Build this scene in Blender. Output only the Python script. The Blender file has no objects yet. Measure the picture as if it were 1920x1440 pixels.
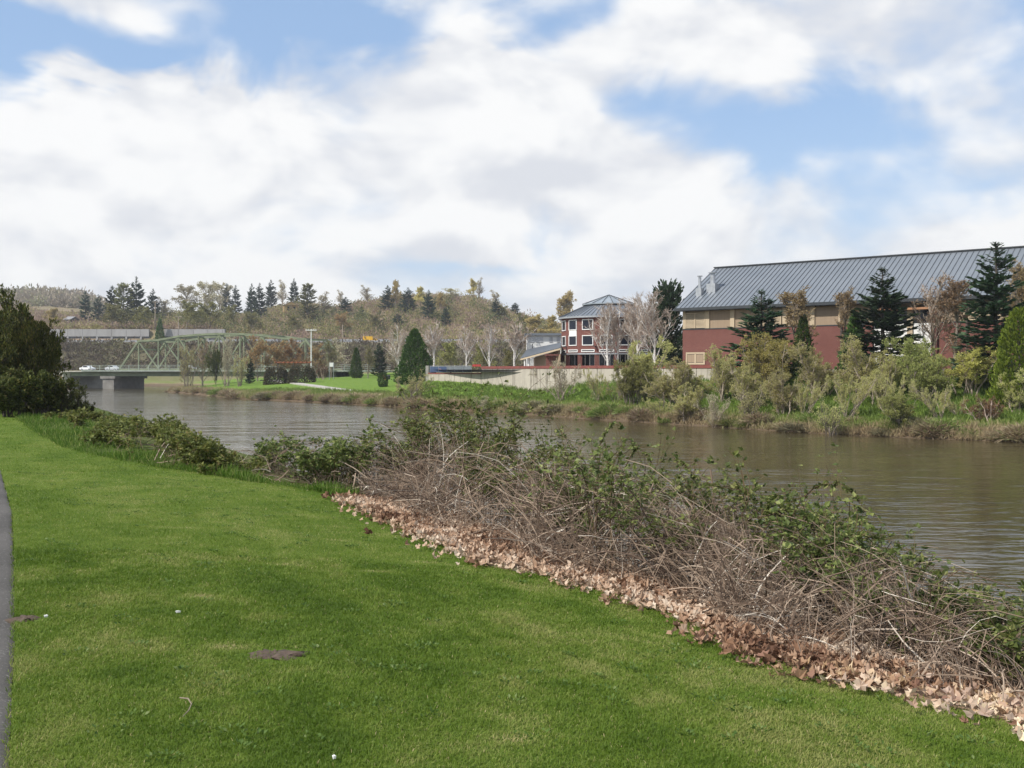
import bpy, math
import numpy as np

# ------------------------------------------------------------------ camera, sky, sun, exposure
SC = bpy.context.scene
F, CX, HY, EYE = 1880.0, 960.0, 695.0, 1.6          # focal length and horizon of the photograph (1920 x 1440)
cam_d = bpy.data.cameras.new('camera'); cam = bpy.data.objects.new('camera', cam_d)
SC.collection.objects.link(cam); SC.camera = cam
cam.location = (0, 0, EYE); cam.rotation_euler = (math.radians(90), 0, 0)
cam_d.sensor_width = 36.0; cam_d.lens = 36.0 * F / 1920.0
cam_d.shift_y = (HY - 720.0) / 1920.0
cam_d.clip_start = 0.1; cam_d.clip_end = 9000.0

SUN_AZ, SUN_EL = math.radians(-122.0), math.radians(47.0)    # azimuth from +Y towards +X
sun_dir = np.array([math.sin(SUN_AZ)*math.cos(SUN_EL), math.cos(SUN_AZ)*math.cos(SUN_EL), math.sin(SUN_EL)])
sd = bpy.data.lights.new('sun', 'SUN'); sd.energy = 4.8; sd.angle = math.radians(0.6); sd.color = (1.0, 0.95, 0.87)
so = bpy.data.objects.new('sun', sd); SC.collection.objects.link(so)
from mathutils import Vector
so.rotation_euler = Vector(sun_dir).to_track_quat('Z', 'Y').to_euler(); so.location = (-60, -20, 80)

SC.view_settings.view_transform = 'Standard'; SC.view_settings.look = 'None'
SC.view_settings.exposure = 0.12; SC.view_settings.gamma = 1.0

class NG:
    """small helper to write node graphs"""
    def __init__(self, tree): self.t = tree; self.n = tree.nodes; self.l = tree.links
    def node(self, typ, ins=None, **props):
        nd = self.n.new(typ)
        for k, v in props.items(): setattr(nd, k, v)
        for k, v in (ins or {}).items(): self.put(nd.inputs[k], v)
        return nd
    def put(self, sock, v):
        if hasattr(v, 'is_output'): self.l.new(v, sock)
        elif hasattr(v, 'outputs'): self.l.new(v.outputs[0], sock)
        else:
            if sock.type == 'RGBA' and len(v) == 3: v = (*v, 1.0)
            sock.default_value = v
    def m(self, op, a, b=0.0, c=0.0, clamp=False):
        nd = self.n.new('ShaderNodeMath'); nd.operation = op; nd.use_clamp = clamp
        for s, v in zip(nd.inputs, (a, b, c)): self.put(s, v)
        return nd.outputs[0]
    def mix(self, fac, a, b, blend='MIX'):
        nd = self.n.new('ShaderNodeMix'); nd.data_type = 'RGBA'; nd.blend_type = blend
        self.put(nd.inputs[0], fac); self.put(nd.inputs[6], a); self.put(nd.inputs[7], b)
        return nd.outputs[2]
    def ramp(self, fac, stops, interp='LINEAR'):
        nd = self.n.new('ShaderNodeValToRGB'); cr = nd.color_ramp; cr.interpolation = interp
        while len(cr.elements) > len(stops): cr.elements.remove(cr.elements[-1])
        while len(cr.elements) < len(stops): cr.elements.new(0.5)
        for e, (p, c) in zip(cr.elements, stops):
            e.position = p; e.color = (*c, 1.0) if len(c) == 3 else c
        self.put(nd.inputs[0], fac)
        return nd.outputs[0]
    def rng(self, v, a, b, c=0.0, d=1.0, smooth=True):
        nd = self.n.new('ShaderNodeMapRange'); nd.interpolation_type = 'SMOOTHSTEP' if smooth else 'LINEAR'
        for i, x in enumerate((v, a, b, c, d)): self.put(nd.inputs[i], x)
        return nd.outputs[0]
    def noise(self, vec, scale, detail=4.0, rough=0.55, dist=0.0):
        nd = self.n.new('ShaderNodeTexNoise')
        if vec is not None: self.put(nd.inputs['Vector'], vec)
        nd.inputs['Scale'].default_value = scale; nd.inputs['Detail'].default_value = detail
        nd.inputs['Roughness'].default_value = rough; nd.inputs['Distortion'].default_value = dist
        return nd.outputs[0]
    def scalev(self, vec, s):
        nd = self.n.new('ShaderNodeMapping'); self.put(nd.inputs['Vector'], vec); nd.inputs['Scale'].default_value = s
        return nd.outputs[0]

def make_world():
    w = bpy.data.worlds.new('World'); SC.world = w; w.use_nodes = True
    g = NG(w.node_tree); g.n.clear()
    sky = g.node('ShaderNodeTexSky', sky_type='NISHITA', sun_disc=False, sun_elevation=SUN_EL,
                 sun_rotation=SUN_AZ, air_density=1.0, dust_density=0.6, ozone_density=1.5)
    tc = g.node('ShaderNodeTexCoord').outputs['Generated']
    sep = g.node('ShaderNodeSeparateXYZ', {0: tc})
    x, y, z = sep.outputs[0], sep.outputs[1], sep.outputs[2]
    az0 = g.m('ARCTAN2', x, y); el = g.m('ARCSINE', z)
    fl = g.scalev(tc, (1.0, 1.0, 1.7))
    n1 = g.noise(fl, 3.1, 4.0, 0.48, 0.2)                 # banks
    n2 = g.noise(fl, 7.0, 4.0, 0.46, 0.25)                # single heaps
    n3 = g.noise(fl, 22.0, 4.0, 0.55, 0.6)                 # frayed edges
    d = g.m('ADD', g.m('ADD', g.m('MULTIPLY', n1, 0.55), g.m('MULTIPLY', n2, 0.70)), g.m('MULTIPLY', n3, 0.12))
    d = g.m('SUBTRACT', d, 0.655)
    wa = g.noise(fl, 6.0, 4.0, 0.5, 0.3); wb = g.noise(fl, 7.3, 4.0, 0.5, 0.6)
    az = g.m('ADD', az0, g.m('MULTIPLY', g.m('SUBTRACT', wa, 0.5), 0.26)); elw = g.m('ADD', el, g.m('MULTIPLY', g.m('SUBTRACT', wb, 0.5), 0.15))
    # cloud banks (+) and blue gaps (-) of this sky: picture position, size, weight
    blobs = [(330,105,230,45,-.32),(650,40,180,60,-.42),(1000,45,90,60,-.34),(1260,195,120,55,-.26),(1450,280,170,80,-.34),(1690,400,160,60,-.26),
             (1900,100,80,110,-.16),(40,115,130,55,-.28),(240,262,60,20,-.14),(900,520,120,24,-.12),
             (250,20,200,36,.16),(520,125,110,42,.16),(370,205,150,50,.28),(860,115,60,70,.36),(125,185,50,55,.30),
             (640,310,360,110,.19),(190,320,220,90,.17),(1130,320,230,120,.26),(1330,60,260,60,.24),(1680,140,140,50,.16),
             (1480,360,80,60,.22),(1780,440,110,55,.16),(1840,250,120,60,.12)]
    for (px, py, sx, sy, wgt) in blobs:
        a0 = math.atan((px - CX)/F); e0 = math.atan((HY - py)/math.hypot(F, px - CX))
        qa = g.m('MULTIPLY', g.m('SUBTRACT', az, a0), F/sx*0.75); qe = g.m('MULTIPLY', g.m('SUBTRACT', elw, e0), F/sy*0.75)
        r2 = g.m('ADD', g.m('MULTIPLY', qa, qa), g.m('MULTIPLY', qe, qe))
        d = g.m('ADD', d, g.m('MULTIPLY', g.m('EXPONENT', g.m('MULTIPLY', r2, -1.0)), wgt))
    d = g.m('ADD', d, g.rng(el, 0.02, 0.30, 0.115, 0.0))
    cov = g.rng(d, -0.14, 0.20)
    # soft grey undersides: compare the heap noise with the same noise a little higher up
    up = g.node('ShaderNodeVectorMath', {0: fl}, operation='ADD'); up.inputs[1].default_value = (0, 0, 0.045)
    n2u = g.noise(up.outputs[0], 7.0, 4.0, 0.46, 0.25); n1u = g.noise(up.outputs[0], 3.1, 4.0, 0.48, 0.2)
    slope = g.m('ADD', g.m('MULTIPLY', g.m('SUBTRACT', n2, n2u), 1.3), g.m('MULTIPLY', g.m('SUBTRACT', n1, n1u), 0.9))
    lit = g.m('ADD', g.m('MULTIPLY', slope, 1.5), g.m('ADD', g.m('MULTIPLY', d, 0.45), 0.56))
    ccol = g.mix(g.rng(lit, 0.30, 0.84), (0.70, 0.72, 0.765), (0.93, 0.93, 0.925))
    skyc = g.mix(0.55, g.mix(1.0, sky.outputs[0], (0.135, 0.135, 0.135), 'MULTIPLY'), (0.36, 0.55, 0.86))
    skyc = g.mix(g.rng(el, 0.0, 0.30, 0.60, 0.05), skyc, (0.57, 0.69, 0.83))
    col = g.mix(g.m('MULTIPLY', cov, 0.97), skyc, ccol)
    bg = g.node('ShaderNodeBackground', {0: col}); bg.inputs[1].default_value = 1.0
    g.node('ShaderNodeOutputWorld', {0: bg})
make_world()

# ------------------------------------------------------------------ helpers
COL = SC.collection
def W(px, py, Z):                                   # picture position at a given distance -> place
    return np.array([(px - CX)/F*Z, Z, EYE - (py - HY)/F*Z])
def zof(py, Z): return EYE - (py - HY)/F*Z

def vnoise(x, y, seed=0):
    x = np.asarray(x, float); y = np.asarray(y, float)
    xi = np.floor(x).astype(np.int64); yi = np.floor(y).astype(np.int64); fx = x - xi; fy = y - yi
    def h(a, b):
        n = (a*374761393 + b*668265263 + seed*1442695041) & 0x7fffffff
        n = ((n ^ (n >> 13))*1274126177) & 0x7fffffff
        return ((n ^ (n >> 16)) & 0xffff)/65535.0
    sx = fx*fx*(3-2*fx); sy = fy*fy*(3-2*fy)
    return (h(xi,yi)*(1-sx)+h(xi+1,yi)*sx)*(1-sy) + (h(xi,yi+1)*(1-sx)+h(xi+1,yi+1)*sx)*sy
def fbm(x, y, seed=0, o=4):
    r = 0.0; a = 0.5; x = np.asarray(x, float); y = np.asarray(y, float)
    for k in range(o): r = r + a*vnoise(x*2**k, y*2**k, seed+k*17); a *= 0.5
    return r/(1-0.5**o)

def unit(v): return v/np.maximum(np.linalg.norm(v, axis=-1, keepdims=True), 1e-9)

class MB:
    """collects verts/quads/tris, build() links them as one mesh object"""
    def __init__(self): self.v=[]; self.q=[]; self.t=[]; self.a=[]; self.n=0
    def add(self, v, quads=None, tris=None, a=0.5):
        v = np.asarray(v, float).reshape(-1, 3)
        if quads is not None and len(quads): self.q.append(np.asarray(quads, np.int64).reshape(-1,4)+self.n)
        if tris is not None and len(tris): self.t.append(np.asarray(tris, np.int64).reshape(-1,3)+self.n)
        self.v.append(v); self.a.append(np.broadcast_to(np.asarray(a, float), (len(v),)) if np.ndim(a)==0 else np.asarray(a, float)); self.n += len(v)
        return self
    def box(self, lo, hi, R=None, o=(0,0,0)):
        x0,y0,z0 = lo; x1,y1,z1 = hi
        v = np.array([[x0,y0,z0],[x1,y0,z0],[x1,y1,z0],[x0,y1,z0],[x0,y0,z1],[x1,y0,z1],[x1,y1,z1],[x0,y1,z1]], float)
        if R is not None: v = v @ R.T
        self.add(v+np.asarray(o), [[0,3,2,1],[4,5,6,7],[0,1,5,4],[1,2,6,5],[2,3,7,6],[3,0,4,7]]); return self
    def beam(self, p, q, w, h):
        p = np.asarray(p, float); q = np.asarray(q, float); t = unit(q-p)
        ref = np.array([0,0,1.]) if abs(t[2])<0.95 else np.array([1.,0,0])
        s = unit(np.cross(t, ref)); u = np.cross(s, t)
        v = [e + a*s*w/2 + b*u*h/2 for e in (p,q) for (a,b) in ((-1,-1),(1,-1),(1,1),(-1,1))]
        self.add(v, [[0,3,2,1],[4,5,6,7],[0,1,5,4],[1,2,6,5],[2,3,7,6],[3,0,4,7]]); return self
    def prism(self, poly, z0, z1):
        poly = np.asarray(poly, float); n = len(poly)
        z0 = np.broadcast_to(z0, n); z1 = np.broadcast_to(z1, n)
        v = np.vstack([np.c_[poly, z0], np.c_[poly, z1]])
        q = [[i,(i+1)%n,n+(i+1)%n,n+i] for i in range(n)]
        self.add(v, q); b = self.n-2*n
        tr = [[0,i+1,i] for i in range(1,n-1)]+[[n,n+i,n+i+1] for i in range(1,n-1)]
        self.t.append(np.array(tr)+b); return self
    def cyl(self, p, q, r0, r1, S=8):
        p = np.asarray(p, float); q = np.asarray(q, float)
        self.tubes(np.array([[p,q]]), np.array([[r0,r1]]), S); b = self.n-2*S
        self.t.append(np.array([[0,i+1,i] for i in range(1,S-1)]+[[S,S+i,S+i+1] for i in range(1,S-1)])+b); return self
    def tubes(self, P, rad, S=3, a=None):
        P = np.asarray(P, float); N,K,_ = P.shape
        if N == 0: return self
        rad = np.broadcast_to(np.asarray(rad, float), (N,K))
        T = unit(np.gradient(P, axis=1)); ov = unit(P[:,-1]-P[:,0])
        ref = np.where((np.abs(ov[:,2])<0.9)[:,None], np.array([0,0,1.]), np.array([1.,0,0]))[:,None,:]
        n1 = unit(np.cross(T, ref)); n2 = np.cross(T, n1)
        th = np.arange(S)*2*np.pi/S
        V = P[:,:,None,:] + rad[:,:,None,None]*(np.cos(th)[None,None,:,None]*n1[:,:,None,:]+np.sin(th)[None,None,:,None]*n2[:,:,None,:])
        base = (np.arange(N)*K*S)[:,None,None]+(np.arange(K-1)*S)[None,:,None]
        j = np.arange(S)[None,None,:]; j2 = (j+1)%S
        q = np.stack([base+j, base+j2, base+S+j2, base+S+j], -1).reshape(-1,4)
        aa = 0.5 if a is None else np.repeat(np.asarray(a), K*S)
        self.add(V.reshape(-1,3), q, a=aa); return self
    def leaves(self, P, D, L, Wd, rg, fold=0.15, a=None, up=0.0, flat=False):
        """lozenge leaves at P pointing along D"""
        N = len(P)
        if N == 0: return self
        D = unit(D); r = rg.normal(size=(N,3)); r[:,2] += up
        S = unit(np.cross(D, r)); nn = np.cross(S, D)
        L = np.broadcast_to(L, (N,))[:,None]; Wd = np.broadcast_to(Wd, (N,))[:,None]
        m = P+D*L*0.45
        V = np.stack([P, m+S*Wd*0.5+nn*L*fold, P+D*L, m-S*Wd*0.5+nn*L*fold], 1)
        q = np.arange(N*4).reshape(N,4)
        a = rg.random(N) if a is None else a
        self.add(V.reshape(-1,3), q, a=np.repeat(a,4)); return self
    def mesh(self, name, mat, smooth=False):
        me = bpy.data.meshes.new(name)
        V = np.vstack(self.v).astype(np.float32); A = np.concatenate(self.a).astype(np.float32)
        q = np.vstack(self.q) if self.q else np.zeros((0,4),int); t = np.vstack(self.t) if self.t else np.zeros((0,3),int)
        me.vertices.add(len(V)); me.vertices.foreach_set('co', V.ravel())
        me.loops.add(q.size+t.size); me.polygons.add(len(q)+len(t))
        me.loops.foreach_set('vertex_index', np.concatenate([q.ravel(), t.ravel()]).astype(np.int32))
        st = np.concatenate([np.arange(len(q))*4, q.size+np.arange(len(t))*3]).astype(np.int32)
        me.polygons.foreach_set('loop_start', st)
        me.polygons.foreach_set('use_smooth', np.full(len(st), bool(smooth)))
        me.update(calc_edges=True)
        at = me.attributes.new('v', 'FLOAT', 'POINT'); at.data.foreach_set('value', A)
        me.materials.append(mat); return me
    def build(self, name, mat, parent=None, smooth=False):
        return link(name, self.mesh(name, mat, smooth), parent)

def link(name, me, parent=None):
    o = bpy.data.objects.new(name, me); COL.objects.link(o)
    if parent is not None: o.parent = parent
    return o
def tag(o, label, cat, group=None):
    o['label'] = label; o['category'] = cat
    if group: o['group'] = group
    return o
def thing(name, label, cat, loc=(0,0,0), rotz=0.0, group=None):
    o = bpy.data.objects.new(name, None); COL.objects.link(o); o.empty_display_size = 0.2
    o.location = tuple(float(c) for c in loc); o.rotation_euler = (0,0,rotz)
    return tag(o, label, cat, group)
def structure(o): o['kind'] = 'structure'; return o
def stuff(o): o['kind'] = 'stuff'; return o
def rotz(a): c,s = math.cos(a), math.sin(a); return np.array([[c,-s,0],[s,c,0],[0,0,1.]])

# ------------------------------------------------------------------ materials
def new_mat(name):
    m = bpy.data.materials.new(name); m.use_nodes = True; g = NG(m.node_tree); g.n.clear(); return m, g
def finish(g, shader, disp=None):
    o = g.node('ShaderNodeOutputMaterial'); g.l.new(shader.outputs[0] if hasattr(shader,'outputs') else shader, o.inputs[0])
def plain(name, c1, c2=None, scale=3.0, rough=0.8, bump=0.0, bscale=None, metal=0.0, detail=5.0, stretch=(1,1,1), spec=0.3):
    m, g = new_mat(name); c2 = c2 or tuple(0.75*x for x in c1)
    tc = g.node('ShaderNodeTexCoord').outputs['Object']; tv = g.scalev(tc, stretch)
    n = g.noise(tv, scale, detail, 0.6); col = g.mix(g.rng(n, 0.3, 0.7), c1, c2)
    b = g.node('ShaderNodeBsdfPrincipled', {'Base Color': col, 'Roughness': rough, 'Metallic': metal, 'Specular IOR Level': spec})
    if bump:
        bn = g.node('ShaderNodeBump', {'Height': g.noise(tv, bscale or scale*4, 4.0, 0.6)}); bn.inputs['Strength'].default_value = 0.6; bn.inputs['Distance'].default_value = bump
        g.l.new(bn.outputs[0], b.inputs['Normal'])
    finish(g, b); return m
def leafy(name, stops, transl=0.35, rough=0.6, objvar=0.25):
    """leaf material: colour by the per-leaf attribute, a little variation per object, light shining through"""
    m, g = new_mat(name)
    a = g.node('ShaderNodeAttribute', attribute_name='v'); col = g.ramp(a.outputs['Fac'], stops)
    oi = g.node('ShaderNodeObjectInfo').outputs['Random']
    hsv = g.node('ShaderNodeHueSaturation', {'Color': col, 'Hue': g.rng(oi,0,1,0.5-0.04*objvar*2,0.5+0.03*objvar*2,False), 'Value': g.rng(oi,0,1,1-objvar,1+objvar,False)})
    d = g.node('ShaderNodeBsdfPrincipled', {'Base Color': hsv.outputs[0], 'Roughness': rough, 'Specular IOR Level': 0.25})
    t = g.node('ShaderNodeBsdfTranslucent', {'Color': hsv.outputs[0]})
    mx = g.node('ShaderNodeMixShader', {0: transl, 1: d.outputs[0], 2: t.outputs[0]})
    finish(g, mx); return m
def ramp_attr(name, stops, rough=0.85):
    m, g = new_mat(name); a = g.node('ShaderNodeAttribute', attribute_name='v')
    b = g.node('ShaderNodeBsdfPrincipled', {'Base Color': g.ramp(a.outputs['Fac'], stops), 'Roughness': rough, 'Specular IOR Level': 0.2}); finish(g, b); return m
def glass_mat(name, tint=(0.010,0.012,0.022)):
    m, g = new_mat(name); b = g.node('ShaderNodeBsdfPrincipled', {'Base Color': tint, 'Roughness': 0.05, 'Specular IOR Level': 0.35}); finish(g, b); return m
def brick_mat(name, c1, c2, mortar):
    m, g = new_mat(name); tc = g.node('ShaderNodeTexCoord').outputs['Object']
    sep = g.node('ShaderNodeSeparateXYZ', {0: tc}); cb = g.node('ShaderNodeCombineXYZ', {0: g.m('ADD', sep.outputs[0], sep.outputs[1]), 1: sep.outputs[2]})
    br = g.node('ShaderNodeTexBrick', {'Vector': cb, 'Color1': c1, 'Color2': c2, 'Mortar': mortar, 'Scale': 1.0, 'Mortar Size': 0.008, 'Brick Width': 0.24, 'Row Height': 0.085})
    n = g.noise(tc, 0.5, 5.0, 0.6); col = g.mix(g.rng(n,0.3,0.75,0.0,0.3), br.outputs[0], tuple(0.55*x for x in c1))
    b = g.node('ShaderNodeBsdfPrincipled', {'Base Color': col, 'Roughness': 0.9, 'Specular IOR Level': 0.15}); finish(g, b); return m

MAT = {}
MAT['bark'] = plain('bark', (0.10,0.085,0.07), (0.05,0.042,0.035), 6.0, 0.95, 0.02, 20, stretch=(3,3,0.6))
MAT['graybark'] = plain('grey_bark', (0.25,0.21,0.17), (0.15,0.125,0.10), 5.0, 0.95, stretch=(3,3,0.6))
MAT['birch'] = plain('birch_bark', (0.74,0.72,0.68), (0.42,0.39,0.36), 2.5, 0.8, stretch=(1,1,2.5))
MAT['twig'] = plain('birch_twig', (0.46,0.37,0.30), (0.35,0.27,0.215), 2.0, 0.95)
MAT['palebrush'] = plain('pale_brush', (0.38,0.315,0.25), (0.26,0.21,0.165), 1.5, 0.95)
MAT['concrete'] = plain('concrete', (0.42,0.40,0.36), (0.32,0.30,0.27), 0.6, 0.95, 0.004, 30)
MAT['white'] = plain('white_paint', (0.78,0.78,0.76), (0.68,0.68,0.66), 1.0, 0.6)
MAT['glass'] = glass_mat('window_glass')
MAT['brick'] = brick_mat('red_brick', (0.18,0.070,0.058), (0.155,0.058,0.049), (0.20,0.12,0.10))
MAT['tan'] = plain('tan_siding', (0.32,0.24,0.165), (0.28,0.21,0.145), 1.2, 0.9, stretch=(6,6,0.3))
MAT['cream'] = plain('cream_trim', (0.48,0.385,0.265), (0.42,0.335,0.23), 1.0, 0.8)
MAT['slate'] = plain('blue_grey_metal_roof', (0.185,0.205,0.23), (0.16,0.18,0.205), 0.35, 0.45, metal=0.2, spec=0.5, detail=2.0)
MAT['seam'] = plain('roof_seam', (0.105,0.115,0.13), (0.09,0.10,0.115), 1.0, 0.5, metal=0.2)
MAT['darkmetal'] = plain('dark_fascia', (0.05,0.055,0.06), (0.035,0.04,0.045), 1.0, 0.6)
MAT['galv'] = plain('galvanised_steel', (0.50,0.51,0.53), (0.38,0.39,0.41), 3.0, 0.4, metal=0.6)
MAT['greensteel'] = plain('green_bridge_paint', (0.20,0.23,0.145), (0.135,0.155,0.10), 0.5, 0.7)
MAT['rail'] = plain('grey_green_rail', (0.30,0.34,0.30), (0.22,0.25,0.22), 0.8, 0.7)
# ------------------------------------------------------------------ plan of the place
WATER = -3.4
U = np.array([-0.47, 0.883]); U /= np.linalg.norm(U); NRM = np.array([U[1], -U[0]])      # along the near bank / towards the river
def near(u, s): u=np.asarray(u,float); s=np.asarray(s,float); return u*U[0]+s*NRM[0], u*U[1]+s*NRM[1]
def us(x, y): return x*U[0]+y*U[1], x*NRM[0]+y*NRM[1]

shore_px = np.array([-400,315,450,640,780,880,1000,1120,1250,1480,1700,1920,2300,3200,6000])
shore_Z  = np.array([255,235,177,151.6,134,124,112,102,94,81.7,74.5,69.6,60,44,20.])
wall_px  = np.array([780,800,900,1000,1100,1200,1330,1430,1600,1800,2000,2400,6000])
wall_Z   = np.array([152,150,140,127,119,113,106,101,94,88,83,75,40.])
base_z_px = np.array([760,800,870,930,1000,1045,1100,1330,1430,1700,2400])
base_z    = np.array([.2,.2,.05,-.35,-1.15,-.7,.1,.6,.9,1.25,1.3])
river = [near(-80,10.6), near(0,10.6), near(60,10.6), near(110,11.5), near(200,14), (-112,245), (-133,313), (-110,326), (-92,300), (-84,262)]
river = [np.array(p, float) for p in river]
for p, Z in zip(shore_px[1:], shore_Z[1:]): river.append(np.array([(p-CX)/F*Z, Z]))
river.append(np.array([120., -90.]))
river = np.array(river)
def river_sd(x, y):                                  # distance to the waterline, negative in the river
    sh = np.shape(x); P = np.stack([np.ravel(x), np.ravel(y)], 1); dm = np.full(len(P), 1e9); ins = np.zeros(len(P), bool)
    n = len(river)
    for i in range(n):
        a, b = river[i], river[(i+1)%n]; ab = b-a
        t = np.clip(((P-a)@ab)/(ab@ab), 0, 1); dm = np.minimum(dm, np.linalg.norm(P-a-t[:,None]*ab, axis=1))
        c = ((a[1]>P[:,1]) != (b[1]>P[:,1])); with_x = a[0]+(P[:,1]-a[1])*(ab[0])/(ab[1] if ab[1] else 1e-9)
        ins ^= c & (P[:,0] < with_x)
    return np.where(ins, -dm, dm).reshape(sh)

ridge_px = np.array([-600,0,130,250,350,450,520,560,620,700,760,830,890,920,950,1000,1050,1200,1500,3000])
ridge_y  = np.array([590,585,592,596,592,596,580,572,583,568,560,556,560,572,588,604,615,628,640,640.])
RZ = 620.0
def smooth(t): t = np.clip(t,0,1); return t*t*(3-2*t)
def hill(px, y):
    top = EYE+(HY-np.interp(px, ridge_px, ridge_y))*RZ/F
    low = np.interp(px, [380,450], [18.6, 13.2])
    t = np.clip((y-414)/(RZ-414), 0, 1)
    h = low+(top-low)*(0.35*t+0.65*smooth(t))
    far = np.interp(px, [-600,150,260,400], [66,66,40,10])
    h2 = top+(far-top)*smooth((y-RZ)/300.0)
    h2 = h2*(1-smooth((y-950)/1500.0))
    return np.where(y <= RZ, h, h2)
def near_z(s):
    return np.interp(s, [-40,-6,0.1,1,2,3,4.0,4.7,5.5,6.3,8,10.6,12,14], [0.35,0.05,0,-.012,-.048,-.108,-.19,-.265,-.40,-.62,-1.7,WATER,-4.1,-4.6])
def ground_z(x, y, fine=True):
    x = np.asarray(x, float); y = np.asarray(y, float)
    ys = np.maximum(y, 5.0); px = CX+F*x/ys; sd_ = river_sd(x, y)
    u, s = us(x, y)
    shz = np.interp(px, shore_px, shore_Z)
    L = np.interp(sd_, [0,.8,2,6,10,20,40,70,110], [WATER,-2.9,-2.6,-2.1,-1.65,-.9,.1,1.45,1.8])
    t = np.clip((ys-shz)/np.maximum(np.interp(px, wall_px, wall_Z)-shz, 3), 0, 1.0); zb = np.interp(px, base_z_px, base_z)
    R = np.interp(t, [0,.08,.22], [WATER,-2.75,-2.25]); R = np.where(t>.22, -2.25+(zb+2.25)*(0.65*(t-.22)/.78+0.35*smooth((t-.22)/.78)), R)
    z = L+(R-L)*smooth((px-745)/60)
    z = np.where(sd_ < 0, WATER-np.minimum(-sd_*0.5, 1.4), z)
    nearside = (s < 11.5) & (y < 215) | (px < 172) & (y >= 150) & (y < 330) & (x < -90)
    zn = np.interp(sd_, [0,1.5,6,25], [WATER,-2.6,-.3,.4])
    z = np.where(nearside & (sd_ >= 0), zn, z)
    cov = (u > -27) & (u < 119) & (s > -41) & (s < 12)
    z = np.where(cov & (s < 10), np.minimum(z, near_z(s)-0.9), z)
    # highway embankment and the hill behind
    e = 1.75+(12.2-1.75)*smooth((y-346)/38.0)
    z = np.where(y > 335, np.maximum(np.where(sd_>0, z, z), e), z)
    z = np.where(y > 384, 12.2, z); hz = hill(px, y); hz = hz*np.where(y>2000, 1-smooth((y-2000)/1000), 1)
    z = np.where(y > 411, hz, z)
    if fine:
        am = np.interp(y, [0,60,120,300,420,600,1200], [.0,.0,.12,.15,1.5,4.0,6.0]); am = am*(sd_>1.5)*(~((y>380)&(y<413)))
        z = z+am*(fbm(x/np.interp(y,[0,300,420],[6,12,34]), y/np.interp(y,[0,300,420],[6,12,34]), 5)-0.5)
    return z
def gz(x, y): return float(ground_z(np.array([x]), np.array([y]))[0])
def hill_Z(px, base_y):                               # where the line of sight through (px, base_y) meets the hill
    Z = np.arange(416, 640, 4.0); z = ground_z((px-CX)/F*Z, Z); yy = HY-(z-EYE)*F/Z
    k = np.nonzero(yy <= base_y)[0]
    return float(Z[k[0]]) if len(k) else 618.0

# ground materials
def ground_material():
    m, g = new_mat('bank_and_hill_ground'); geo = g.node('ShaderNodeNewGeometry').outputs['Position']
    sep = g.node('ShaderNodeSeparateXYZ', {0: geo}); z = sep.outputs[2]; y = sep.outputs[1]
    n = g.noise(geo, 0.16, 5, 0.6); nf = g.noise(geo, 1.1, 6, 0.65)
    grass = g.mix(g.rng(nf,0.35,0.7), (0.105,0.185,0.026), (0.165,0.235,0.045))
    dry = g.mix(g.rng(nf,0.3,0.7), (0.30,0.235,0.15), (0.19,0.145,0.09))
    mud = g.mix(nf, (0.16,0.115,0.075), (0.10,0.075,0.05))
    rim = g.rng(g.m('ADD', z, g.m('MULTIPLY', n, 1.6)), -2.05, -1.1)
    c = g.mix(rim, dry, grass)
    c = g.mix(g.rng(g.m('ADD', z, g.m('MULTIPLY', nf, 0.7)), -2.55, -2.15), mud, c)
    brush = g.mix(g.rng(n,0.35,0.65), (0.27,0.20,0.145), (0.19,0.17,0.08)); brush = g.mix(g.rng(nf,0.45,0.75), brush, (0.17,0.13,0.095))
    c = g.mix(g.rng(y, 318, 345), c, brush); c = g.mix(g.m('MULTIPLY', g.rng(y, 330, 342), g.rng(y, 384, 388, 1.0, 0.0)), c, g.mix(nf, (0.10,0.085,0.06), (0.15,0.14,0.075)))
    b = g.node('ShaderNodeBsdfPrincipled', {'Base Color': c, 'Roughness': 0.95, 'Specular IOR Level': 0.1})
    bn = g.node('ShaderNodeBump', {'Height': g.noise(geo, 3.0, 6, 0.7)}); bn.inputs['Distance'].default_value = 0.25; bn.inputs['Strength'].default_value = 0.8
    g.l.new(bn.outputs[0], b.inputs['Normal']); finish(g, b); return m

def axis(parts):
    out = []
    for a, b, st in parts: out.append(np.arange(a, b, st))
    return np.concatenate(out)
gx = axis([(-3000,-800,200),(-800,-300,25),(-300,-110,5),(-110,80,1.5),(80,160,5),(160,400,20),(400,800,50),(800,3001,200)])
gy = axis([(-120,40,8),(40,64,3),(64,250,1.5),(250,340,4),(340,420,2.5),(420,640,8),(640,1000,30),(1000,4001,200)])
GX, GY = np.meshgrid(gx, gy); GZ = ground_z(GX, GY)
ny, nx = GX.shape; idx = np.arange(nx*ny).reshape(ny, nx)
gq = np.stack([idx[:-1,:-1], idx[:-1,1:], idx[1:,1:], idx[1:,:-1]], -1).reshape(-1,4)
structure(MB().add(np.stack([GX,GY,GZ],-1), gq).build('ground', ground_material(), smooth=True))

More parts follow.
